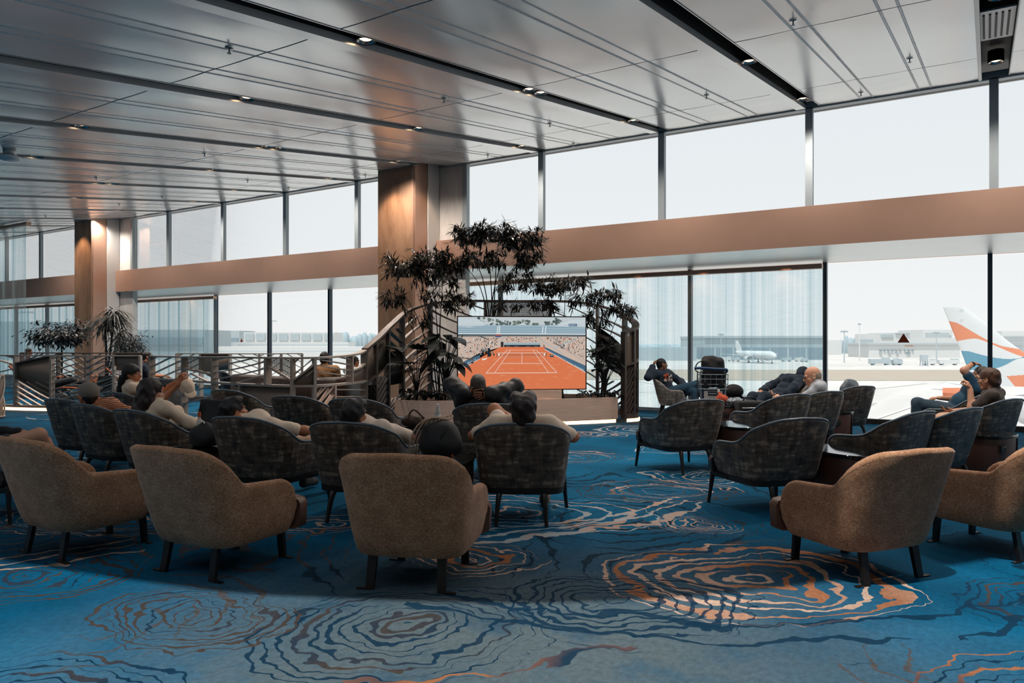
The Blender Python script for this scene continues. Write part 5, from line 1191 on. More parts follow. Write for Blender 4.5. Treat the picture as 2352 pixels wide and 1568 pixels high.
def skinmat(name, c):
    t = NT(name); n = t.noise(t.coord(), 14, 3); t.bsdf(t.vmath('SCALE', lin(c), scale=t.math('MULTIPLY_ADD', n, .24, .88)), .5, Subsurface_Weight=.12, Subsurface_Radius=(.02, .008, .004), Subsurface_Scale=.3); return t.done()
M_SK1 = skinmat('skin_tan', '#b97853'); M_SK2 = skinmat('skin_pale', '#d39c7e'); M_SK3 = skinmat('skin_brown', '#8b5f47')
def hairmat(name, a, b):
    t = NT(name); n = t.noise(t.coord('Object', (90, 90, 12)), 1, 4); t.bsdf(t.ramp(n, [(.35, lin(a)), (.7, lin(b))]), .4, normal=t.bump(n, .9, .01)); return t.done()
M_HBLK = hairmat('black_hair', '#0a0909', '#1d1816'); M_HBRN = hairmat('dark_brown_hair', '#150d0b', '#2e1d17'); M_HMID = hairmat('brown_hair', '#3a261b', '#65432f'); M_HGRY = hairmat('cropped_grey_hair', '#2b2622', '#6b6259'); M_HBLD = hairmat('pale_stubble', '#7f6f63', '#a99788')
def cloth(name, c, var=.12, rough=.85, stripes=None):
    if name in MATS: return MATS[name]
    t = NT(name); n = t.noise(t.coord(), 26, 4); col = t.vmath('SCALE', lin(c), scale=t.math('MULTIPLY_ADD', n, 2*var, 1-var))
    if stripes: w = t.add('TexWave', wave_type='BANDS', bands_direction='Z', inp={'Vector': t.coord(), 'Scale': 16, 'Distortion': 2.5, 'Detail': 1}); col = t.mix(t.ramp(w.outputs['Fac'], [(.4, (0,)*3), (.6, (1,)*3)]), col, lin(stripes))
    t.bsdf(col, rough, normal=t.bump(n, .25, .004), Sheen_Weight=.1); return t.done()
M_EYE = plain('eye_white', '#d8d2cc', .3); M_IRIS = plain('iris', '#2a1c14', .2); M_LENS = plain('glasses_frame', '#1c1a19', .3, .3); M_LIPS = plain('lips', '#8d5548', .5)
def v3(*a): return np.array(a, float)
def hand_parts(w, d, nrm, side, curl=.5, spread=.12, res=.0042, cu=None):
    "w wrist, d pointing direction, nrm palm side, side = +1 when the thumb lies toward d x nrm"
    w, d, nrm = np.array(w, float), np.array(d, float), np.array(nrm, float); d = d/np.linalg.norm(d); nrm = nrm-d*(nrm@d); nrm /= np.linalg.norm(nrm); ac = np.cross(d, nrm)*side
    R = np.stack([ac, d, nrm]).tolist(); pr = [('e', w+d*.05, (.041, .05, .0155), R, 0), ('c', w-d*.03, w+d*.03, .026, .026, 0), ('c', w+d*.025+ac*.018, w+d*.055+ac*.034+nrm*.008, .016, .014, 0)]
    for i, (L, r) in enumerate(((.070, .0088), (.078, .0092), (.073, .0088), (.057, .0078))):
        b = w+d*(.088-.006*abs(i-1.2))+ac*(.030-.020*i); c_ = (cu[i] if cu else curl*(1+.08*i)); sp_ = (1.4-i)*spread; dd = d+ac*sp_
        for s, f in enumerate((.44, .32, .24)):
            ang = c_*(.55, 1.35, 1.9)[s]; q = dd*cos(ang)+nrm*sin(ang); e = b+q*L*f; pr.append(('c', b, e, r*(1-.06*s), r*(.94-.07*s), 0)); b = e
    b = w+d*.042+ac*.038+nrm*.008; q = d*.62+ac*.62+nrm*.4; e = b+q*.034; pr += [('c', b, e, .0108, .0098, 0), ('c', e, e+(d*.85+ac*.15+nrm*(.35+curl*.4))*.03, .0098, .0082, 0)]
    return sdf_mesh(pr, res, .007)
def rotm(yaw, pitch, roll):
    return np.array(Matrix.Rotation(-R_(yaw), 3, 'Z') @ Matrix.Rotation(R_(pitch), 3, 'X') @ Matrix.Rotation(R_(roll), 3, 'Y'))
def head_prims(sc=1.0, chin=1.0):
    e = lambda c, r: ('e', v3(*c)*sc, tuple(np.array(r)*sc), None, 0)
    cap = lambda a, b, ra, rb: ('c', v3(*a)*sc, v3(*b)*sc, ra*sc, rb*sc, 0)
    return [e((0, -.012, .03), (.075, .096, .088)), e((0, .022, -.025), (.064, .072, .085)), cap((-.03, .052, -.088), (.03, .052, -.088), .02, .02), cap((0, .066, -.092), (0, .07, -.09), .02, .02), cap((0, .086, .012), (0, .108, -.022), .0095, .014), cap((-.014, .093, -.026), (.014, .093, -.026), .009, .009),
            cap((-.045, .078, .024), (.045, .078, .024), .011, .011), cap((-.018, .088, -.056), (.018, .088, -.056), .009, .009), cap((-.014, .088, -.067), (.014, .088, -.067), .008, .008), cap((-.048, .058, -.02), (-.04, .06, -.03), .02, .02), cap((.048, .058, -.02), (.04, .06, -.03), .02, .02),
            ('e', v3(-.076, -.008, -.008)*sc, (.010*sc, .019*sc, .030*sc), None, 0), ('e', v3(.076, -.008, -.008)*sc, (.010*sc, .019*sc, .030*sc), None, 0), ('e', v3(-.082, -.004, -.006)*sc, (.005*sc, .010*sc, .018*sc), None, 'sub'), ('e', v3(.082, -.004, -.006)*sc, (.005*sc, .010*sc, .018*sc), None, 'sub'),
            ('e', v3(-.031, .096, .006)*sc, (.016*sc, .012*sc, .0075*sc), None, 'sub'), ('e', v3(.031, .096, .006)*sc, (.016*sc, .012*sc, .0075*sc), None, 'sub')]
HAIR = {
 'short': ([('e', (0, -.016, .036), (.082, .103, .090), None, 0), ('e', (.10, -.005, -.085), (.06, .06, .07), None, 'sub'), ('e', (-.10, -.005, -.085), (.06, .06, .07), None, 'sub'), ('e', (0, -.06, -.02), (.070, .052, .07), None, 0), ('e', (0, .10, -.055), (.08, .062, .088), None, 'sub'), ('e', (.09, .045, -.06), (.05, .055, .075), None, 'sub'), ('e', (-.09, .045, -.06), (.05, .055, .075), None, 'sub')], .003, 60),
 'full': ([('e', (0, -.018, .05), (.094, .108, .092), None, 0), ('e', (0, -.06, -.015), (.082, .062, .088), None, 0), ('e', (.04, .02, .105), (.05, .07, .04), None, 0), ('e', (-.045, .0, .105), (.05, .07, .04), None, 0), ('e', (0, .115, -.05), (.08, .062, .088), None, 'sub'), ('e', (.1, .05, -.06), (.05, .05, .07), None, 'sub'), ('e', (-.1, .05, -.06), (.05, .05, .07), None, 'sub')], .006, 46),
 'buzz': ([('e', (0, -.014, .034), (.0785, .0995, .090), None, 0), ('e', (0, -.055, -.02), (.066, .046, .06), None, 0), ('e', (0, .10, -.045), (.08, .055, .082), None, 'sub'), ('e', (.09, .05, -.06), (.05, .055, .07), None, 'sub'), ('e', (-.09, .05, -.06), (.05, .055, .07), None, 'sub')], .001, 90),
 'bald': ([('e', (0, -.03, .002), (.0785, .084, .062), None, 0), ('e', (0, -.058, -.03), (.064, .044, .05), None, 0), ('e', (0, .01, .085), (.062, .11, .06), None, 'sub'), ('e', (0, .10, -.02), (.1, .085, .12), None, 'sub')], .001, 90),
 'long': ([('e', (0, -.016, .040), (.090, .108, .095), None, 0), ('c', (0, -.045, 0), (0, -.075, -.25), .085, .085, 0), ('c', (-.06, -.02, -.02), (-.075, -.02, -.24), .042, .038, 0), ('c', (.06, -.02, -.02), (.075, -.02, -.24), .042, .038, 0), ('e', (0, .115, -.05), (.062, .075, .10), None, 'sub')], .004, 55),
 'tied': ([('e', (0, -.018, .042), (.090, .108, .094), None, 0), ('e', (0, -.055, -.02), (.075, .06, .08), None, 0), ('c', (0, -.11, -.05), (-.02, -.13, -.24), .045, .05, 0), ('e', (0, .112, -.05), (.07, .066, .092), None, 'sub')], .003, 55)}
SIT = dict(pelvis=(0, -.06, .55), waist=(0, -.10, .67), chest=(0, -.17, .82), neck=(0, -.21, .97), head=(0, -.19, 1.09), shL=(-.18, -.17, .90), shR=(.18, -.17, .90), elL=(-.29, .02, .69), elR=(.29, .02, .69), wrL=(-.26, .25, .68), wrR=(.26, .25, .68),
           hipL=(-.09, -.03, .54), hipR=(.09, -.03, .54), knL=(-.13, .40, .56), knR=(.13, .40, .56), anL=(-.13, .46, .10), anR=(.13, .46, .10), toL=(-.15, .64, .045), toR=(.15, .64, .045))
def person(label, loc, rz, J=None, skin=None, hair='short', hmat=None, shirt=None, sleeve=1.0, pants=None, leg=1.0, shoe=None, yaw=0, pitch=0, roll=0, face=True, res=.011, hands=None, puff=0.0, seed=0, hs=1.0, legs=True, hood=False, base=SIT, belly=0.0):
    j = {k: np.array(v, float) for k, v in {**base, **(J or {})}.items()}; skin = skin or M_SK1
    t = thing('person', label, 'person', loc, rz); cr = lambda a, b, ra, rb: ('c', j[a] if isinstance(a, str) else a, j[b] if isinstance(b, str) else b, ra, rb, 0)
    up = j['neck']-j['pelvis']; up /= np.linalg.norm(up); xr = j['shR']-j['shL']; xr /= np.linalg.norm(xr); fw = np.cross(up, xr); TR = np.stack([xr, fw, up]).tolist(); hx = j['hipR']-j['hipL']; hx /= np.linalg.norm(hx)
    def torso(g): return [('e', j['chest'], (.158+g, .108+g, .15+g), TR, 0), ('e', j['waist']+fw*belly*.5, (.138+g+belly*.5, .104+g+belly, .12+g), TR, 0), ('e', j['pelvis'], (.160+g, .112+g, .115+g), TR, 0), cr('shL', 'shR', .060+g, .060+g), cr('chest', 'neck', .09+g, .058+g*.4)]
    def arm(s, g, f): 
        a, b, c = j['sh'+s], j['el'+s], j['wr'+s]; o = []
        if f <= 1.0: o.append(('c', a, a+(b-a)*min(1, f), .057+g, .057+g-.012*f, 0))
        else: o += [('c', a, b, .057+g, .047+g, 0), ('c', b, b+(c-b)*(f-1), .046+g, .036+g*1.2, 0)]
        return o
    def lg(s, g, f):
        a, b, c = j['hip'+s], j['kn'+s], j['an'+s]
        return [('c', a, a+(b-a)*min(1, f), .088+g, .088+g-.026*min(1, f), 0)]+([('c', b, b+(c-b)*(f-1), .062+g, .062+g-.018*(f-1), 0)] if f > 1 else [])
    H = rotm(yaw, pitch, roll); hc = j['head']; parts = []
    hp = head_prims(hs); hv, hq = sdf_mesh(hp, .0052, .014); parts.append((hv@H.T+hc, hq))
    nb = H@v3(0, -.025, -.07)*hs+hc
    pr = torso(-.006)+[('c', j['neck'], nb, .057, .052, 0)]
    for s in 'LR': pr += [('c', j['sh'+s], j['el'+s], .051, .042, 0), ('c', j['el'+s], j['wr'+s], .043, .029, 0)]
    if legs:
        for s in 'LR': pr += [('c', j['hip'+s], j['kn'+s], .082, .058, 0), ('c', j['kn'+s], j['kn'+s]+(j['an'+s]-j['kn'+s])*.35, .058, .056, 0), ('c', j['kn'+s]+(j['an'+s]-j['kn'+s])*.35, j['an'+s], .056, .036, 0), ('c', j['an'+s]+v3(0, 0, -.03), j['to'+s], .036, .030, 0)]
    parts.append(sdf_mesh(pr, res, .035))
    for s, sg in (('L', -1), ('R', 1)):
        fa = j['wr'+s]-j['el'+s]; hd = (hands or {}).get(s, {}); d = np.array(hd.get('d', fa/np.linalg.norm(fa)), float); nrm = np.array(hd.get('n', (0, 0, -1)), float); parts.append(hand_parts(j['wr'+s], d, nrm, hd.get('side', -sg), hd.get('curl', .45), hd.get('spread', .1), res=hd.get('res', .005)))
    np_obj('body', parts, skin, t)
    if face:
        m = MB(); tr = lambda p: tuple(H@(np.array(p)*hs)+hc)
        for sx in (-1, 1): m.cur = 0; m.ell(tr((sx*.031, .0785, .006)), (.0115*hs,)*3, 10, 7); m.cur = 1; m.ell(tr((sx*.031, .0862, .006)), (.0056*hs,)*3, 8, 6)
        m.build('eyes', [M_EYE, M_IRIS], t, smooth=True)
        m = MB()
        for sx in (-1, 1): m.tube([tr((sx*.016, .094, .026)), tr((sx*.032, .092, .032)), tr((sx*.05, .080, .026))], .0042*hs, 6)
        m.build('eyebrows', hmat or M_HBLK, t, smooth=True)
        m = MB(); m.tube([tr((-.022, .089, -.061)), tr((0, .0985, -.0605)), tr((.022, .089, -.061))], [.003*hs, .0052*hs, .003*hs], 6); m.build('lips', M_LIPS, t, smooth=True)
    if hair in HAIR:
        hpz, wr, wf = HAIR[hair]; q = []
        for p in hpz: q.append((p[0], np.array(p[1])*hs, (tuple(np.array(p[2])*hs) if p[0] == 'e' else np.array(p[2])*hs), *( [p[3], p[4]] if p[0] == 'e' else [p[3]*hs, p[4]*hs, p[5]])))
        v, f = sdf_mesh(q, .0062, .02, wr, wf, seed); np_obj('hair', [(v@H.T+hc, f)], hmat or M_HBLK, t)
    if shirt is not None:
        g = .012+puff; pr = torso(g)
        for s in 'LR': pr += arm(s, g-.002, sleeve)
        np_obj('jacket' if sleeve > 1.5 and puff > 0 else 'shirt', [sdf_mesh(pr, res, .035, (.0055+.10*puff), 30, seed)], shirt, t)
        m = MB(); m.tube([tuple(j['neck']+(xr*cos(a)*.062+fw*(sin(a)*.058+.012)+up*(.018-.022*sin(a)))) for a in [2*PI*i/18 for i in range(18)]], .010, 6, closed=True); m.build('collar', shirt, t, smooth=True)
    if hood:
        q = [('e', v3(0, -.0, .02), (.112, .140, .128), None, 0), ('c', v3(0, -.04, -.04), v3(0, -.06, -.13), .10, .10, 0), ('e', v3(0, .05, -.05), (.075, .075, .085), None, 0)]; v, f = sdf_mesh(q, .008, .03, .003, 40, 3); np_obj('hood', [(v@H.T+hc, f)], shirt, t)
    if pants is not None and legs:
        pr = [('e', j['pelvis'], (.172, .124, .122), TR, 0)]
        for s in 'LR': pr += lg(s, .012, leg)
        np_obj('trousers' if leg > 1.3 else 'shorts', [sdf_mesh(pr, res, .035, .005, 30, seed+2)], pants, t)
    if shoe is not None and legs:
        for s in 'LR':
            a, b = j['an'+s], j['to'+s]; pr = [('c', a+v3(0, -.02, -.045), b, .046, .040, 0), ('c', a+v3(0, 0, -.02), a+(b-a)*.4, .044, .044, 0)]; np_obj('shoe', [sdf_mesh(pr, .009, .02)], shoe, t)
    t['_h'] = 0; del t['_h']; t_info[t.name] = (H, hc, j); return t
t_info = {}
def seatp(key, rz_off=0, dx=0, dy=0):
    la, d, h = CH[key]; a = R_(h); return C(la+dx*cos(a)+dy*sin(a), d-dx*sin(a)+dy*cos(a)), head(h+rz_off)
def glasses(t, mat=None, shades=False, up=0.0):
    H, hc, j = t_info[t.name]; tr = lambda p: tuple(H@np.array(p)+hc); m = MB()
    for sx in (-1, 1):
        m.tube([tr((sx*.033+.021*cos(a), .108, .002+up+.016*sin(a))) for a in [2*PI*i/14 for i in range(14)]], .0024, 5, closed=True); m.tube([tr((sx*.055, .105, .006+up)), tr((sx*.08, .05, .006+up)), tr((sx*.082, -.01, .004+up))], .0022, 5)
        if shades: m.add([tr((sx*.033+.021*cos(a), .108, .002+up+.016*sin(a))) for a in [2*PI*i/14 for i in range(14)]], [tuple(range(14))])
    m.tube([tr((-.012, .109, .006+up)), tr((.012, .109, .006+up))], .0022, 5); m.build('sunglasses' if shades else 'glasses', mat or M_LENS, t)
T_TAN = cloth('sand_cotton', '#f3dbc3'); T_TAN2 = cloth('pale_sand_cotton', '#f0dcc9'); T_BEIGE = cloth('beige_cotton', '#edd6bd'); T_BLACK = cloth('black_nylon', '#121212', .15, .5); T_NAVY = cloth('navy_sweatshirt', '#16273a'); T_JEAN = cloth('blue_denim', '#22485f', .2); T_JEAN2 = cloth('slate_denim', '#2c4454', .2); T_GREYS = cloth('grey_shirt', '#a9b0b8'); T_BLUE = cloth('teal_blue_tee', '#1f4a63'); T_BRN = cloth('umber_tee', '#413833'); T_KHAKI = cloth('khaki_cotton', '#c9a68c'); T_STRIPE = cloth('rust_stripe', '#dd9a70', stripes='#8a452b'); T_CAMEL = cloth('camel_jacket', '#a3774f'); T_DARK = cloth('charcoal_trousers', '#20242a'); T_SHOE = cloth('grey_trainer', '#5b5450'); T_WHITE = cloth('white_tee', '#cfd2d2')
# --- the sleeper in the fourth chair
loc, rz = seatp('L4')
person('sleeping person with black hair and sand T-shirt, arm lying along the chair side', loc, rz, dict(pelvis=(0, .06, .55), waist=(-.01, -.06, .64), chest=(-.03, -.16, .75), neck=(-.10, -.25, .80), head=(-.17, -.22, .865), shL=(-.2, -.2, .73), shR=(.16, -.15, .76), elL=(-.3, .05, .68), elR=(.345, .10, .69), wrL=(-.1, .25, .66), wrR=(.36, .36, .675), knL=(-.15, .5, .55), knR=(.15, .52, .55), anL=(-.13, .72, .12), anR=(.15, .75, .12), toL=(-.14, .9, .06), toR=(.17, .93, .06)), M_SK1, 'full', M_HBLK, T_TAN, .72, T_KHAKI, 1.9, T_DARK, yaw=22, pitch=14, roll=-8, seed=1, hands={'R': dict(n=(-.3, 0, -1), curl=.3)})
loc, rz = seatp('L5')
person('dozing person with black hair and pale T-shirt next to the black backpack', loc, rz, dict(pelvis=(0, .08, .55), waist=(.0, -.05, .64), chest=(.02, -.15, .75), neck=(.02, -.24, .82), head=(.03, -.25, .89), shL=(-.17, -.2, .74), shR=(.22, -.13, .78), elL=(-.3, .05, .68), elR=(.345, .13, .69), wrL=(-.1, .28, .64), wrR=(.24, .36, .66), knL=(-.15, .5, .55), knR=(.15, .52, .55), anL=(-.13, .7, .12), anR=(.15, .72, .12), toL=(-.14, .88, .06), toR=(.17, .9, .06)), M_SK1, 'full', M_HBLK, T_TAN2, .95, T_DARK, 1.9, T_DARK, yaw=16, pitch=14, roll=10, seed=2)
loc, rz = seatp('kid')
person('young man with thick dark hair in a tan T-shirt, one bare knee raised', loc, rz, dict(pelvis=(0, .06, .55), waist=(0, -.05, .63), chest=(0, -.15, .74), neck=(.01, -.23, .84), head=(.02, -.28, .925), shL=(-.215, -.17, .825), shR=(.225, -.17, .825), elL=(-.415, -.04, .70), elR=(.43, -.04, .70), wrL=(-.2, .26, .62), wrR=(.22, .27, .62), knL=(-.27, .40, .88), knR=(.17, .45, .60), anL=(.06, .50, .62), anR=(.18, .5, .10), toL=(.2, .58, .62), toR=(.2, .68, .05)), M_SK1, 'full', M_HBRN, T_TAN, .82, T_TAN2, .8, T_SHOE, yaw=2, pitch=8, seed=3, hs=1.17)
loc, rz = seatp('boss')
t = person('man in a black jacket, both hands clasped behind his cropped head', loc, rz, dict(pelvis=(-.03, -.02, .55), waist=(-.05, -.07, .67), chest=(-.08, -.14, .81), neck=(-.11, -.17, .93), head=(-.12, -.16, 1.02), shL=(-.28, -.15, .86), shR=(.09, -.15, .86), elL=(-.42, -.03, 1.03), elR=(.28, -.04, 1.0), wrL=(-.245, -.275, .945), wrR=(.01, -.275, .94)), M_SK3, 'buzz', M_HGRY, T_BLACK, 1.95, T_DARK, 1.9, T_DARK, yaw=4, pitch=-2, puff=.03, seed=4, hs=1.06, hands={'L': dict(d=(1, -.12, .02), n=(0, 1, 0), curl=.10, side=1), 'R': dict(d=(-1, -.25, -.16), n=(0, 1, 0), curl=.10, side=-1)})
loc, rz = seatp('L3')
t = person('woman with long dark brown hair and sunglasses on her head, beige sweater', loc, rz, dict(pelvis=(0, -.02, .55), waist=(0, -.08, .67), chest=(-.01, -.12, .79), neck=(-.02, -.15, .91), head=(-.02, -.13, 1.0), shL=(-.17, -.14, .85), shR=(.15, -.10, .85), elL=(-.25, .04, .69), elR=(.27, .10, .69), wrL=(-.06, .26, .67), wrR=(.13, .30, .67)), M_SK2, 'long', M_HBRN, T_BEIGE, 1.85, T_JEAN2, 1.9, T_DARK, yaw=14, pitch=-8, seed=5, hs=1.05, hands={'R': dict(curl=.35), 'L': dict(curl=.35)}); glasses(t, None, True, .075)
loc, rz = seatp('L0', 14)
t = person('woman with tied black hair lifting a beige cap in front of her', loc, rz, dict(pelvis=(0, -.02, .56), waist=(0, -.06, .68), chest=(0, -.12, .83), neck=(0, -.15, .96), head=(0, -.13, 1.07), elL=(-.1, .22, .80), elR=(.14, .22, .74), wrL=(.14, .40, .96), wrR=(.20, .42, .96)), M_SK1, 'tied', M_HBLK, T_BEIGE, .9, T_BEIGE, 1.9, T_SHOE, yaw=38, pitch=-4, seed=6, hs=1.05, hands={'R': dict(d=(0, .25, 1), n=(-.7, .7, 0), curl=.8), 'L': dict(d=(.25, .25, 1), n=(.7, .7, 0), curl=.8)})
H, hc, j = t_info[t.name]
cap = thing('baseball_cap', 'beige cap held up in the raised hands of the black-haired woman', 'hat', loc, rz); v, f = sdf_mesh([('e', v3(.21, .50, .88), (.085, .10, .12), None, 0), ('e', v3(.16, .50, .80), (.10, .12, .05), None, 'sub')], .008, .03, .004, 40, 2); np_obj('crown', [(v, f)], T_BEIGE, cap)
m = MB(); m.ell((.27, .52, .80), (.075, .085, .012), 14, 6, Matrix.Rotation(R_(65), 3, 'Y')); m.build('brim', T_BEIGE, cap, smooth=True)
loc, rz = seatp('L2')
t = person('person slumped in the chair wearing a grey cap and rust-striped shirt', loc, rz, dict(pelvis=(.02, .06, .55), waist=(.02, -.05, .64), chest=(0, -.16, .76), neck=(-.05, -.25, .86), head=(-.08, -.29, .93), shL=(-.2, -.18, .80), shR=(.17, -.14, .80), elL=(-.3, .05, .68), elR=(.32, .10, .69), wrL=(-.2, .27, .68), wrR=(.2, .34, .66)), M_SK1, 'short', M_HBLK, T_STRIPE, 1.5, T_DARK, 1.9, T_DARK, yaw=-98, pitch=10, roll=-4, seed=7)
H, hc, j = t_info[t.name]; T_CAP = cloth('grey_twill', '#857c73'); q = [('e', v3(0, -.014, .05), (.098, .116, .098), None, 0), ('e', v3(0, 0, -.09), (.2, .2, .1), None, 'sub')]; v, f = sdf_mesh(q, .007, .02, .0015, 30, 1)
v2, f2 = sdf_mesh([('e', v3(0, .15, .005), (.085, .095, .013), rotm(0, -14, 0), 0)], .006, .01); np_obj('cap', [(v@H.T+hc, f), (v2@H.T+hc, f2)], T_CAP, t)
la, d, h = CH['W1']
t = person('man in a dark printed sweatshirt resting his head on one hand, legs crossed', C(la, d), head(128), dict(pelvis=(.04, -.06, .55), waist=(.06, -.11, .67), chest=(.08, -.15, .82), neck=(.09, -.17, .96), head=(.12, -.15, 1.06), shL=(-.10, -.12, .88), shR=(.27, -.20, .89), elL=(-.20, .10, .72), elR=(.47, -.26, .83), wrL=(-.02, .26, .66), wrR=(.27, -.26, 1.02), knL=(.02, .46, .57), knR=(-.02, .50, .70), anL=(.08, .56, .10), anR=(-.10, .68, .30), toL=(.09, .72, .045), toR=(-.13, .84, .24)), M_SK3, 'buzz', M_HBLK, T_NAVY, 1.95, T_JEAN, 1.95, T_SHOE, yaw=-50, roll=-8, puff=.012, seed=8, hands={'R': dict(d=(-.6, .1, .9), n=(-.7, .3, -.5), curl=.3, side=1)})
H, hc, j = t_info[t.name]; m = MB(); rr2 = random.Random(4); fwd = v3(0, 1, .25); fwd /= np.linalg.norm(fwd)
cols = [plain('print_white', '#cfc4bb', .8), plain('print_red', '#b4502f', .8), plain('print_grey', '#6d635d', .8)]
for k in range(26):
    x, z = rr2.uniform(-.07, .23), rr2.uniform(-.10, .06); m.cur = 1 if (x > .12 and z > 0) else rr2.choice([0, 0, 0, 2, 1]); c = j['chest']+v3(x-.08, 0, z); y = .150-((x-.08)/.19)**2*.05; a = rr2.uniform(-.6, .6); w_, h_ = rr2.uniform(.02, .05), rr2.uniform(.008, .02)
    m.add([c+v3(w_*cos(a)*p-h_*sin(a)*q, y, w_*sin(a)*p+h_*cos(a)*q) for p, q in ((-1, -1), (1, -1), (1, 1), (-1, 1))]+[c+v3(w_*cos(a)*p-h_*sin(a)*q, y-.03, w_*sin(a)*p+h_*cos(a)*q) for p, q in ((-1, -1), (1, -1), (1, 1), (-1, 1))], [(0, 1, 2, 3), (0, 4, 5, 1), (1, 5, 6, 2), (2, 6, 7, 3), (3, 7, 4, 0)])
m.build('chest_print', cols, t)
loc, rz = seatp('W2')
person('sleeper in a navy hooded sweatshirt lying back over the pale chair', loc, rz, dict(pelvis=(0, .10, .58), waist=(0, -.03, .68), chest=(0, -.15, .80), neck=(0, -.31, .89), head=(0, -.41, .93), shL=(-.19, -.18, .85), shR=(.19, -.18, .85), elL=(-.30, .06, .74), elR=(.3, .05, .72), wrL=(-.31, .24, .64), wrR=(.2, .3, .66), knL=(-.12, .52, .60), knR=(.12, .56, .58), anL=(-.12, .86, .28), anR=(.12, .9, .25), toL=(-.13, .98, .3), toR=(.13, 1.02, .28)), M_SK2, None, M_HMID, T_NAVY, 1.9, T_NAVY, 1.95, T_DARK, yaw=-25, pitch=62, puff=.015, seed=9, face=False, hood=True, hands={'L': dict(d=(0, .35, -1), n=(1, 0, 0), curl=.5)})
loc, rz = seatp('R4', -38)
t = person('bald man with glasses and earbuds in a grey short-sleeved shirt looking at his phone', loc, rz, dict(pelvis=(0, -.04, .56), waist=(0, -.08, .68), chest=(0, -.14, .82), neck=(0, -.13, .96), head=(0, -.07, 1.03), elL=(-.24, .10, .70), elR=(.24, .06, .68), wrL=(-.14, .34, .74), wrR=(.1, .30, .70)), M_SK2, 'bald', M_HBLD, T_GREYS, .85, T_KHAKI, 1.9, T_DARK, yaw=-12, pitch=-18, seed=10, hs=1.08, hands={'L': dict(d=(.15, .9, .35), n=(.3, -.2, .9), curl=.55)}); glasses(t)
H, hc, j = t_info[t.name]; m = MB(); [m.ell(tuple(H@v3(sx*.084, .004, -.014)+hc), (.007, .007, .011), 8, 6) for sx in (-1, 1)]; m.build('earbuds', M_WHITE, t, smooth=True)
ph = thing('phone', 'dark phone in the hand of the bald man', 'phone', loc, rz); m = MB(); m.box((-.10, .42, .795), (.074, .15, .009), 0, R_(35)); m.build('case', M_BLACK, ph, bevel=.003)
t = person('man in a teal blue T-shirt leaning back with one arm over his head, jeans', C(6.02, 9.95), head(-58), dict(pelvis=(0, .06, .56), waist=(0, -.04, .68), chest=(0, -.16, .81), neck=(0, -.25, .94), head=(0, -.25, 1.05), shL=(-.19, -.20, .88), shR=(.18, -.22, .89), elL=(-.24, -.06, 1.12), elR=(.32, .02, .70), wrL=(-.06, -.16, 1.205), wrR=(.15, .22, .72), knL=(-.14, .48, .66), knR=(.12, .50, .64), anL=(-.15, .52, .12), anR=(.12, .55, .12), toL=(-.16, .70, .05), toR=(.13, .72, .05)), M_SK2, 'short', M_HGRY, T_BLUE, .7, T_JEAN2, 1.9, T_SHOE, yaw=-20, pitch=6, seed=11, belly=.03, hands={'L': dict(d=(.7, -.4, .0), n=(0, .2, -1), curl=.3, side=1)})
H, hc, j = t_info[t.name]; m = MB(); a = j['elL']+(j['wrL']-j['elL'])*.84; b = j['elL']+(j['wrL']-j['elL'])*.96; m.tube([a, b], .037, 12); m.build('watch', M_BLACK, t, smooth=False)
loc, rz = seatp('R8', -22)
t = person('man in a brown T-shirt with glasses and short brown hair, phone in his lap', loc, rz, dict(pelvis=(0, .02, .56), waist=(0, -.06, .67), chest=(0, -.15, .80), neck=(0, -.16, .95), head=(0, -.11, 1.055), shL=(-.19, -.16, .88), shR=(.19, -.18, .88), elL=(-.23, .04, .73), elR=(.26, .0, .68), wrL=(-.17, .06, .945), wrR=(.05, .26, .66)), M_SK2, 'short', M_HMID, T_BRN, .8, T_KHAKI, .95, T_SHOE, yaw=22, pitch=-4, seed=12, hs=1.1, belly=.03, hands={'L': dict(d=(.1, .25, .7), n=(.2, .7, -.7), curl=1.2), 'R': dict(d=(-.5, .8, .1), n=(0, 0, 1), curl=.5)}); glasses(t, M_STEEL)
ph = thing('phone', 'black phone in the lap of the man in the brown T-shirt', 'phone', loc, rz); m = MB(); m.box((0, .335, .69), (.074, .15, .009), R_(35), R_(20)); m.build('case', M_BLACK, ph, bevel=.003)
person('man with short black hair in a camel jacket, back turned, behind the partition', C(-3.48, 13.75), head(0), dict(pelvis=(0, -.02, .58), waist=(0, -.03, .72), chest=(0, -.05, .90), neck=(0, -.06, 1.06), head=(0, -.02, 1.18), shL=(-.2, -.05, .98), shR=(.2, -.05, .98)), M_SK3, 'short', M_HBLK, T_CAMEL, 1.9, T_DARK, 1.9, T_DARK, seed=13, face=False, puff=.01, hs=1.08)
person('person in a pale top and grey cap just right of the camel jacket', C(-3.2, 15.4), head(40), dict(pelvis=(0, -.02, .55), head=(0, -.1, 1.08)), M_SK1, 'short', M_HBLK, T_WHITE, 1.5, T_DARK, 1.9, None, seed=14)
person('small far-off person in dark clothes behind the far left curtain', C(-15.4, 23.8), head(70), dict(head=(0, -.14, 1.16), neck=(0, -.16, 1.03)), M_SK1, 'short', M_HBLK, T_DARK, 1.9, T_DARK, 1.9, None, seed=15, res=.014)
person('seated person in dark clothes behind the left end of the curved partition', C(-8.6, 17.6), head(60), dict(head=(0, -.08, 1.14), neck=(0, -.12, 1.01)), M_SK1, 'short', M_HBLK, T_NAVY, .8, T_DARK, 1.9, T_DARK, seed=16, res=.012)
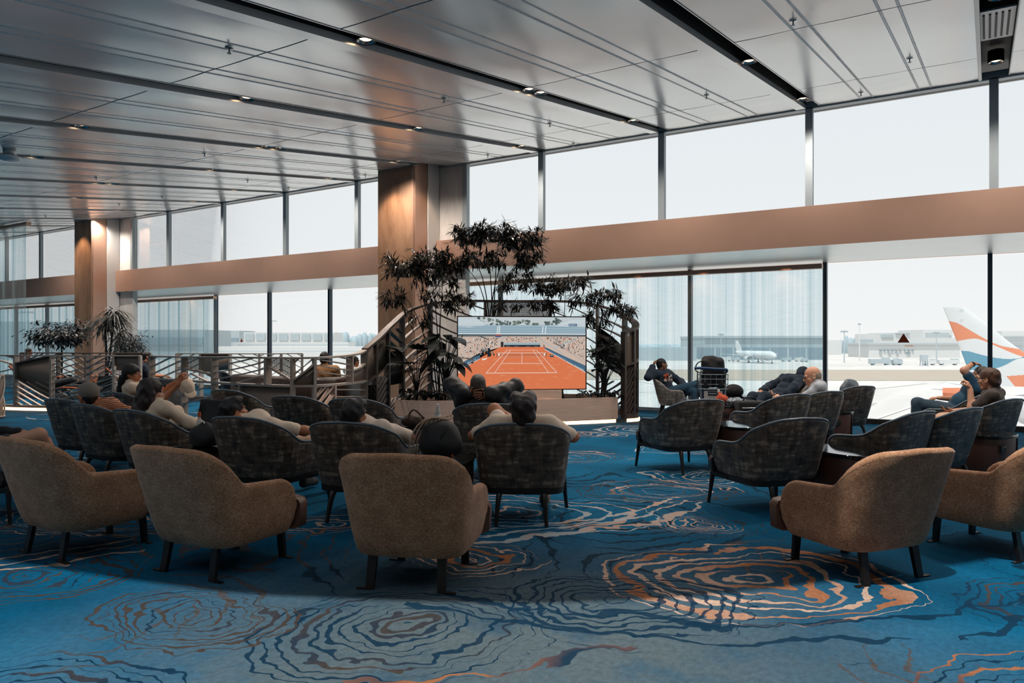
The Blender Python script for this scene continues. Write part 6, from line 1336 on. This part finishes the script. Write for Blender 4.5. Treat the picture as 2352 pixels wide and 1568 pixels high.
LIE = dict(pelvis=(0, 0, .56), waist=(0, -.14, .60), chest=(0, -.30, .64), neck=(0, -.44, .72), head=(0, -.55, .78), shL=(-.18, -.36, .66), shR=(.18, -.36, .66), elL=(-.28, -.14, .60), elR=(.28, -.12, .60), wrL=(-.08, .05, .66), wrR=(.08, .08, .66), hipL=(-.09, .03, .50), hipR=(.09, .03, .50), knL=(-.11, .46, .60), knR=(.11, .46, .58), anL=(-.1, .86, .50), anR=(.1, .86, .50), toL=(-.12, .92, .68), toR=(.12, .92, .68))
person('person lying on a recliner behind the far left slats, dark trousers and grey top', C(-10.9, 17.6), head(84), None, M_SK1, 'short', M_HBLK, T_GREYS, 1.4, T_DARK, 1.95, None, seed=17, base=LIE, res=.012)
CH['X'] = (-4.62, 6.35, 78); u = True
place(bpy.data.objects['club_chair'], True, C(-4.62, 6.35), head(78), 'dark club chair cut by the left edge, behind the front tan chair', GD)
loc, rz = seatp('X'); person('person with bare crossed legs at the far left edge behind the tan chair', loc, rz, dict(knL=(-.10, .50, .60), knR=(.06, .52, .69), anL=(-.08, .52, .1), anR=(-.16, .60, .34), toR=(-.2, .76, .30), toL=(-.1, .7, .05)), M_SK2, 'short', M_HBLK, T_DARK, 1.9, T_DARK, .55, T_SHOE, seed=18, res=.010)
# ================================================================ bags, trolley and loose things
pr = bpy.data.objects['club_chair']
place(pr, True, C(6.04, 9.95), head(-40), 'dark club chair behind the brown T-shirt man, under the man in teal blue', GD)
for k in range(1):
    pass
def recliner(label, loc, rz):
    t = thing('recliner', label, 'recliner', loc, rz); q = catmull([(0, -.85, .98), (0, -.5, .62), (0, -.1, .40), (0, .4, .46), (0, .95, .40)], 18); m = MB(); rows = []
    for p in q: rows.append([(-.3, p.y, p.z), (.3, p.y, p.z), (.3, p.y, p.z-.07), (-.3, p.y, p.z-.07)])
    m.grid([r+[r[0]] for r in rows]); m.add(rows[0], [(0, 1, 2, 3)]); m.add(rows[-1], [(3, 2, 1, 0)]); m.build('cushion', M_DLEATH, t, auto=50)
    m = MB(); [m.tube([(sx*.315, p.y, p.z-.04) for p in q], .025, 6) for sx in (-1, 1)]; m.build('piping', plain('orange_piping', '#b5603a', .6), t, smooth=True)
    for sy in (-1, 1): m = MB(); m.tube([(-.3, sy*.35, .02), (-.2, sy*.1, .38), (.2, sy*.1, .38), (.3, sy*.35, .02)], .018, 6); m.build('leg', M_STEEL, t)
recliner('black recliner with orange edging under the lying person', C(-10.9, 17.6), head(84)); recliner('recliner with orange edging between the two left partitions', C(-8.35, 16.9), head(60))
# backpack on the table in front of the central chair
la, d, h = TB['S6']; t = thing('backpack', 'black rounded backpack with beige straps on the side table', 'backpack', C(la, d, .52), head(10)); Mb = cloth('black_canvas', '#0d0e10', .2, .7); Mst = cloth('beige_webbing', '#b79a83')
v, f = sdf_mesh([('e', v3(.03, -.02, .17), (.175, .15, .165), None, 0), ('e', v3(.05, -.05, .12), (.17, .14, .115), None, 0), ('e', v3(.0, .0, -.06), (.4, .4, .062), None, 'sub')], .009, .05, .008, 20, 1); np_obj('body', [(v, f)], Mb, t)
for k in range(6): m = MB(); m.tube(catmull([(-.20+.016*k, -.13+.03*k, .03+.01*k), (-.185+.02*k, -.15+.035*k, .17), (-.13+.03*k, -.13+.04*k, .295+.008*k), (-.02+.025*k, -.08+.035*k, .352), (.09, .0, .33)], 12), .0075, 6); m.build('strap', Mst, t, smooth=True)
m = MB(); m.tube(catmull([(.02, -.165, .05), (.05, -.18, .13), (.09, -.165, .23), (.12, -.12, .29)], 10), .006, 5); m.build('zip', M_BLACK, t); m = MB(); m.box((.16, -.13, .06), (.02, .012, .03)); m.build('tag', plain('red_tag', '#b4502f', .7), t)
# things on the left table
la, d, h = TB['S8']; c_ = C(la, d, .52)
t = thing('shoulder_bag', 'soft black bag on the side table beside the water bottle', 'bag', C(la+.08, d-.05, .52), head(h)); v, f = sdf_mesh([('e', v3(0, 0, .09), (.15, .12, .12), None, 0), ('c', v3(0, 0, .1), v3(.0, .0, .20), .05, .018, 0), ('e', v3(0, 0, -.06), (.4, .4, .062), None, 'sub')], .009, .05, .011, 22, 2); np_obj('body', [(v, f)], Mb, t); m = MB(); m.tube([(-.03, -.01, .19), (.0, -.02, .24), (.03, -.01, .19)], .006, 5); m.build('drawstring', M_STEEL, t)
def bottle(label, loc, capc, hh=.23):
    t = thing('water_bottle', label, 'bottle', loc); m = MB(); m.lathe((0, 0, 0), [(.030, 0), (.033, .01), (.033, hh*.55), (.026, hh*.7), (.013, hh*.84), (.013, hh*.88)], n=16); m.build('bottle', plain('clear_plastic', '#b9c4c8', .15, 0, .03, Alpha=.55), t, smooth=True)
    m = MB(); m.lathe((0, 0, hh*.86), [(.0155, 0), (.0155, hh*.14)], n=14); m.build('cap', capc, t, auto=40); m = MB(); m.lathe((0, 0, hh*.28), [(.0336, 0), (.0336, hh*.22)], n=16, cap=False); m.build('label', M_WHITE, t, smooth=True)
bottle('clear water bottle with an orange cap beside the soft black bag', C(la-.06, d+.16, .52), plain('orange_cap', '#c45a2a', .5), .3)
t = thing('phone', 'dark phone lying flat on the left side table', 'phone', C(la-.2, d-.12, .52), head(60)); m = MB(); m.box((0, 0, .006), (.09, .17, .011)); m.build('case', M_BLACK, t, bevel=.003)
# laptop on the lap of the long-haired woman
lo_, rz_ = seatp('L3'); t = thing('laptop', 'open black laptop on the lap of the long-haired woman', 'laptop', lo_, rz_)
m = MB(); m.box((.06, .34, .655), (.34, .24, .016)); m.build('base', M_BLACK, t, bevel=.004); m = MB(); m.box((.06, .475, .775), (.34, .012, .23), 0, R_(-12)); m.build('lid', M_BLACK, t, bevel=.004); m = MB(); m.box((.06, .467, .775), (.31, .004, .2), 0, R_(-12)); m.build('screen', plain('dark_screen', '#1b2024', .1), t)
# clutter by the dozing person
la, d, h = TB['S5']; t = thing('tote_bag', 'crumpled dark brown bag on the table behind the dozing person', 'bag', C(la-.12, d-.05, .52), head(20)); v, f = sdf_mesh([('e', v3(-.05, 0, .06), (.13, .10, .08), None, 0), ('e', v3(.05, .02, .05), (.11, .09, .06), None, 0), ('e', v3(0, 0, -.06), (.4, .4, .062), None, 'sub')], .01, .05, .008, 40, 3); np_obj('body', [(v, f)], cloth('brown_canvas', '#3a2a20', .2), t); m = MB(); m.tube(catmull([(-.1, -.02, .12), (0, -.06, .2), (.1, .0, .1)], 8), .01, 5); m.build('handle', M_DRUM, t)
bottle('pale water bottle standing by the crumpled brown bag', C(la+.1, d+.2, .52), M_WHITE, .24)
# luggage trolley with backpack
t = thing('luggage_trolley', 'steel luggage trolley with a blue handle beside the man in the printed sweatshirt', 'trolley', C(3.49, 12.85), head(8)); Mtr = plain('brushed_aluminium', '#a3adb3', .35, .7, .04)
for sx in (-1, 1):
    m = MB(); m.tube(catmull([(sx*.19, -.02, .10), (sx*.195, -.03, .5), (sx*.2, -.06, .85), (sx*.2, -.12, 1.0)], 8), .022, 8); m.build('upright', Mtr, t, smooth=True)
    m = MB(); m.tube([(sx*.2, -.05, .09), (sx*.26, .75, .09)], .02, 6); m.build('side_rail', Mtr, t); m = MB(); m.tube([(sx*.24-.02, .0, .06), (sx*.24+.02, .0, .06)], .06, 14); m.build('wheel', M_BLACK, t, auto=40)
m = MB(); m.tube([(0-.02, .72, .05), (.02, .72, .05)], .05, 14); m.build('wheel', M_BLACK, t, auto=40); m = MB(); m.box((0, .38, .10), (.46, .7, .02)); m.build('deck', Mtr, t)
m = MB(); m.tube(catmull([(-.33, -.20, 1.04), (-.2, -.19, 1.045), (0, -.18, 1.03), (.2, -.17, 1.02), (.22, -.10, .98)], 10), .024, 8); m.build('handle', plain('handle_blue', '#274a6e', .4), t, smooth=True)
m = MB(); nx = 6
for i in range(nx): x = -.24+.48*i/(nx-1); m.tube([(x, -.09, .68), (x, -.13, .93)], .006, 5); m.tube([(x, .10, .70), (x, .12, .93)], .006, 5)
for z, y in ((.68, -.09), (.76, -.10), (.85, -.115), (.93, -.13)): m.tube([(-.25, y, z), (.25, y, z), (.25, .11, z), (-.25, .11, z)], .006, 5, closed=True)
for i in range(5): x = -.2+.1*i; m.tube([(x, -.09, .68), (x, .10, .68)], .006, 5)
m.build('basket', Mtr, t); m = MB(); m.box((0, -.055, .42), (.36, .02, .5)); m.build('panel', plain('navy_panel', '#22304a', .5), t)
m = MB(); m.add([(.155*cos(a)*(1 if a > PI else 1), -.07, .50+(.13 if sin(a) > 0 else .24)*sin(a)) for a in [2*PI*i/28 for i in range(28)]], [tuple(range(28))]); m.add([(-.155, -.0705, .50), (.155, -.0705, .50), (.155, -.0705, .645), (-.155, -.0705, .645)], [(0, 1, 2, 3)]); m.build('sign', plain('sign_grey', '#b9b3ae', .5), t)
m = MB(); m.box((0, -.073, .60), (.18, .004, .075)); m.build('sign_header', M_SHDARK, t); m = MB(); m.box((-.01, -.076, .60), (.14, .003, .018)); [m.box((-.06+.04*i, -.076, .53-.045*r), (.02, .003, .022 if r != 1 else .008)) for i in range(4) for r in range(3)]; m.build('pictograms', M_HAZED, t)
t = thing('backpack', 'large black backpack riding in the trolley basket', 'backpack', C(3.49, 12.85, .69), head(8)); v, f = sdf_mesh([('e', v3(0, .0, .28), (.18, .11, .28), None, 0), *[('c', v3(x, y, .05), v3(x*.95, y, .45), .072, .068, 0) for x in (-.13, .13) for y in (-.045, .045)], ('c', v3(-.12, 0, .50), v3(.12, .02, .47), .06, .06, 0), ('e', v3(0, 0, -.06), (.4, .4, .062), None, 'sub')], .01, .04, .003, 24, 4); np_obj('body', [(v, f)], Mb, t)
m = MB(); m.tube(catmull([(-.1, -.06, .50), (-.26, -.08, .44), (-.3, -.08, .32), (-.22, -.08, .27), (-.1, -.08, .30)], 12), .017, 6, flat=.6); m.build('strap', Mb, t, smooth=True); m = MB(); m.tube([(-.27, -.1, .30), (-.275, -.1, .05), (-.265, -.1, -.12)], .008, 5); m.box((-.265, -.1, -.13), (.03, .02, .06)); m.build('buckle_strap', Mb, t)
# suitcase, shopping and case
t = thing('suitcase', 'black soft suitcase with handle behind the round-fronted side table', 'suitcase', C(3.62, 11.25), head(-6)); m = MB(); m.box((0, 0, .31), (.43, .24, .58)); m.build('body', Mb, t, bevel=.03); m = MB(); m.tube(catmull([(-.1, 0, .60), (-.07, 0, .645), (.07, 0, .645), (.1, 0, .60)], 8), .013, 6); m.build('handle', M_BLACK, t, smooth=True)
m = MB(); m.tube([(-.17, -.125, .50), (.17, -.125, .50)], .006, 5); m.tube(catmull([(-.17, -.125, .1), (-.17, -.127, .40), (-.12, -.127, .44), (.12, -.127, .44), (.17, -.127, .40), (.17, -.125, .1)], 20), .005, 5); m.build('zip', M_STEEL, t); m = MB(); m.box((0, -.13, .24), (.32, .03, .3)); m.build('front_pocket', Mb, t, bevel=.01)
for sx in (-1, 1): m = MB(); m.tube([(sx*.16-.015, 0, .025), (sx*.16+.015, 0, .025)], .025, 10); m.build('wheel', M_BLACK, t)
la, d, h = TB['S10']
t = thing('orange_bag', 'rust orange net bag on the low table by the trolley', 'bag', C(la+.02, d+.1, .52), 0); v, f = sdf_mesh([('e', v3(0, 0, .06), (.10, .08, .075), None, 0), ('c', v3(-.02, 0, .1), v3(-.05, 0, .17), .04, .012, 0), ('e', v3(0, 0, -.06), (.4, .4, .062), None, 'sub')], .009, .04, .005, 40, 5); np_obj('body', [(v, f)], cloth('orange_net', '#b0472a', .25), t); m = MB(); m.box((-.055, 0, .19), (.03, .02, .05)); m.build('tag', M_WHITE, t)
t = thing('plastic_bag', 'shiny clear and grey plastic bag beside the black suitcase', 'bag', C(la+.16, d-.18, .52), 0); v, f = sdf_mesh([('e', v3(0, 0, .05), (.15, .11, .06), None, 0), ('e', v3(.06, -.04, .03), (.1, .09, .05), None, 0), ('e', v3(0, 0, -.06), (.4, .4, .062), None, 'sub')], .009, .03, .008, 55, 6); np_obj('body', [(v, f)], plain('grey_plastic', '#7f898e', .12, .2, .3, 30), t); m = MB(); m.tube([(.0, -.1, .09), (.05, -.14, .04), (.09, -.15, .0)], .006, 5); m.build('handle', M_WHITE, t)
la, d, h = TB['S9']; t = thing('camera_case', 'small black padded case with a pale label on the curtain-side table', 'bag', C(la, d, .52), head(0)); v, f = sdf_mesh([('e', v3(0, 0, .09), (.17, .10, .115), None, 0), ('c', v3(-.1, 0, .06), v3(.1, 0, .06), .08, .08, 0), ('e', v3(0, 0, -.06), (.4, .4, .062), None, 'sub')], .01, .04); np_obj('body', [(v, f)], Mb, t); m = MB(); m.box((-.01, -.104, .10), (.05, .006, .02)); m.build('label_patch', M_STEEL, t)
t = thing('cushion', 'grey leather cushion propped behind the bald man', 'cushion', C(4.97, 11.15, .45), head(-25)); v, f = sdf_mesh([('e', v3(0, -.16, .30), (.2, .07, .2), None, 0)], .012, .02, .008, 24, 7); np_obj('cover', [(v, f)], M_PIPE, t)
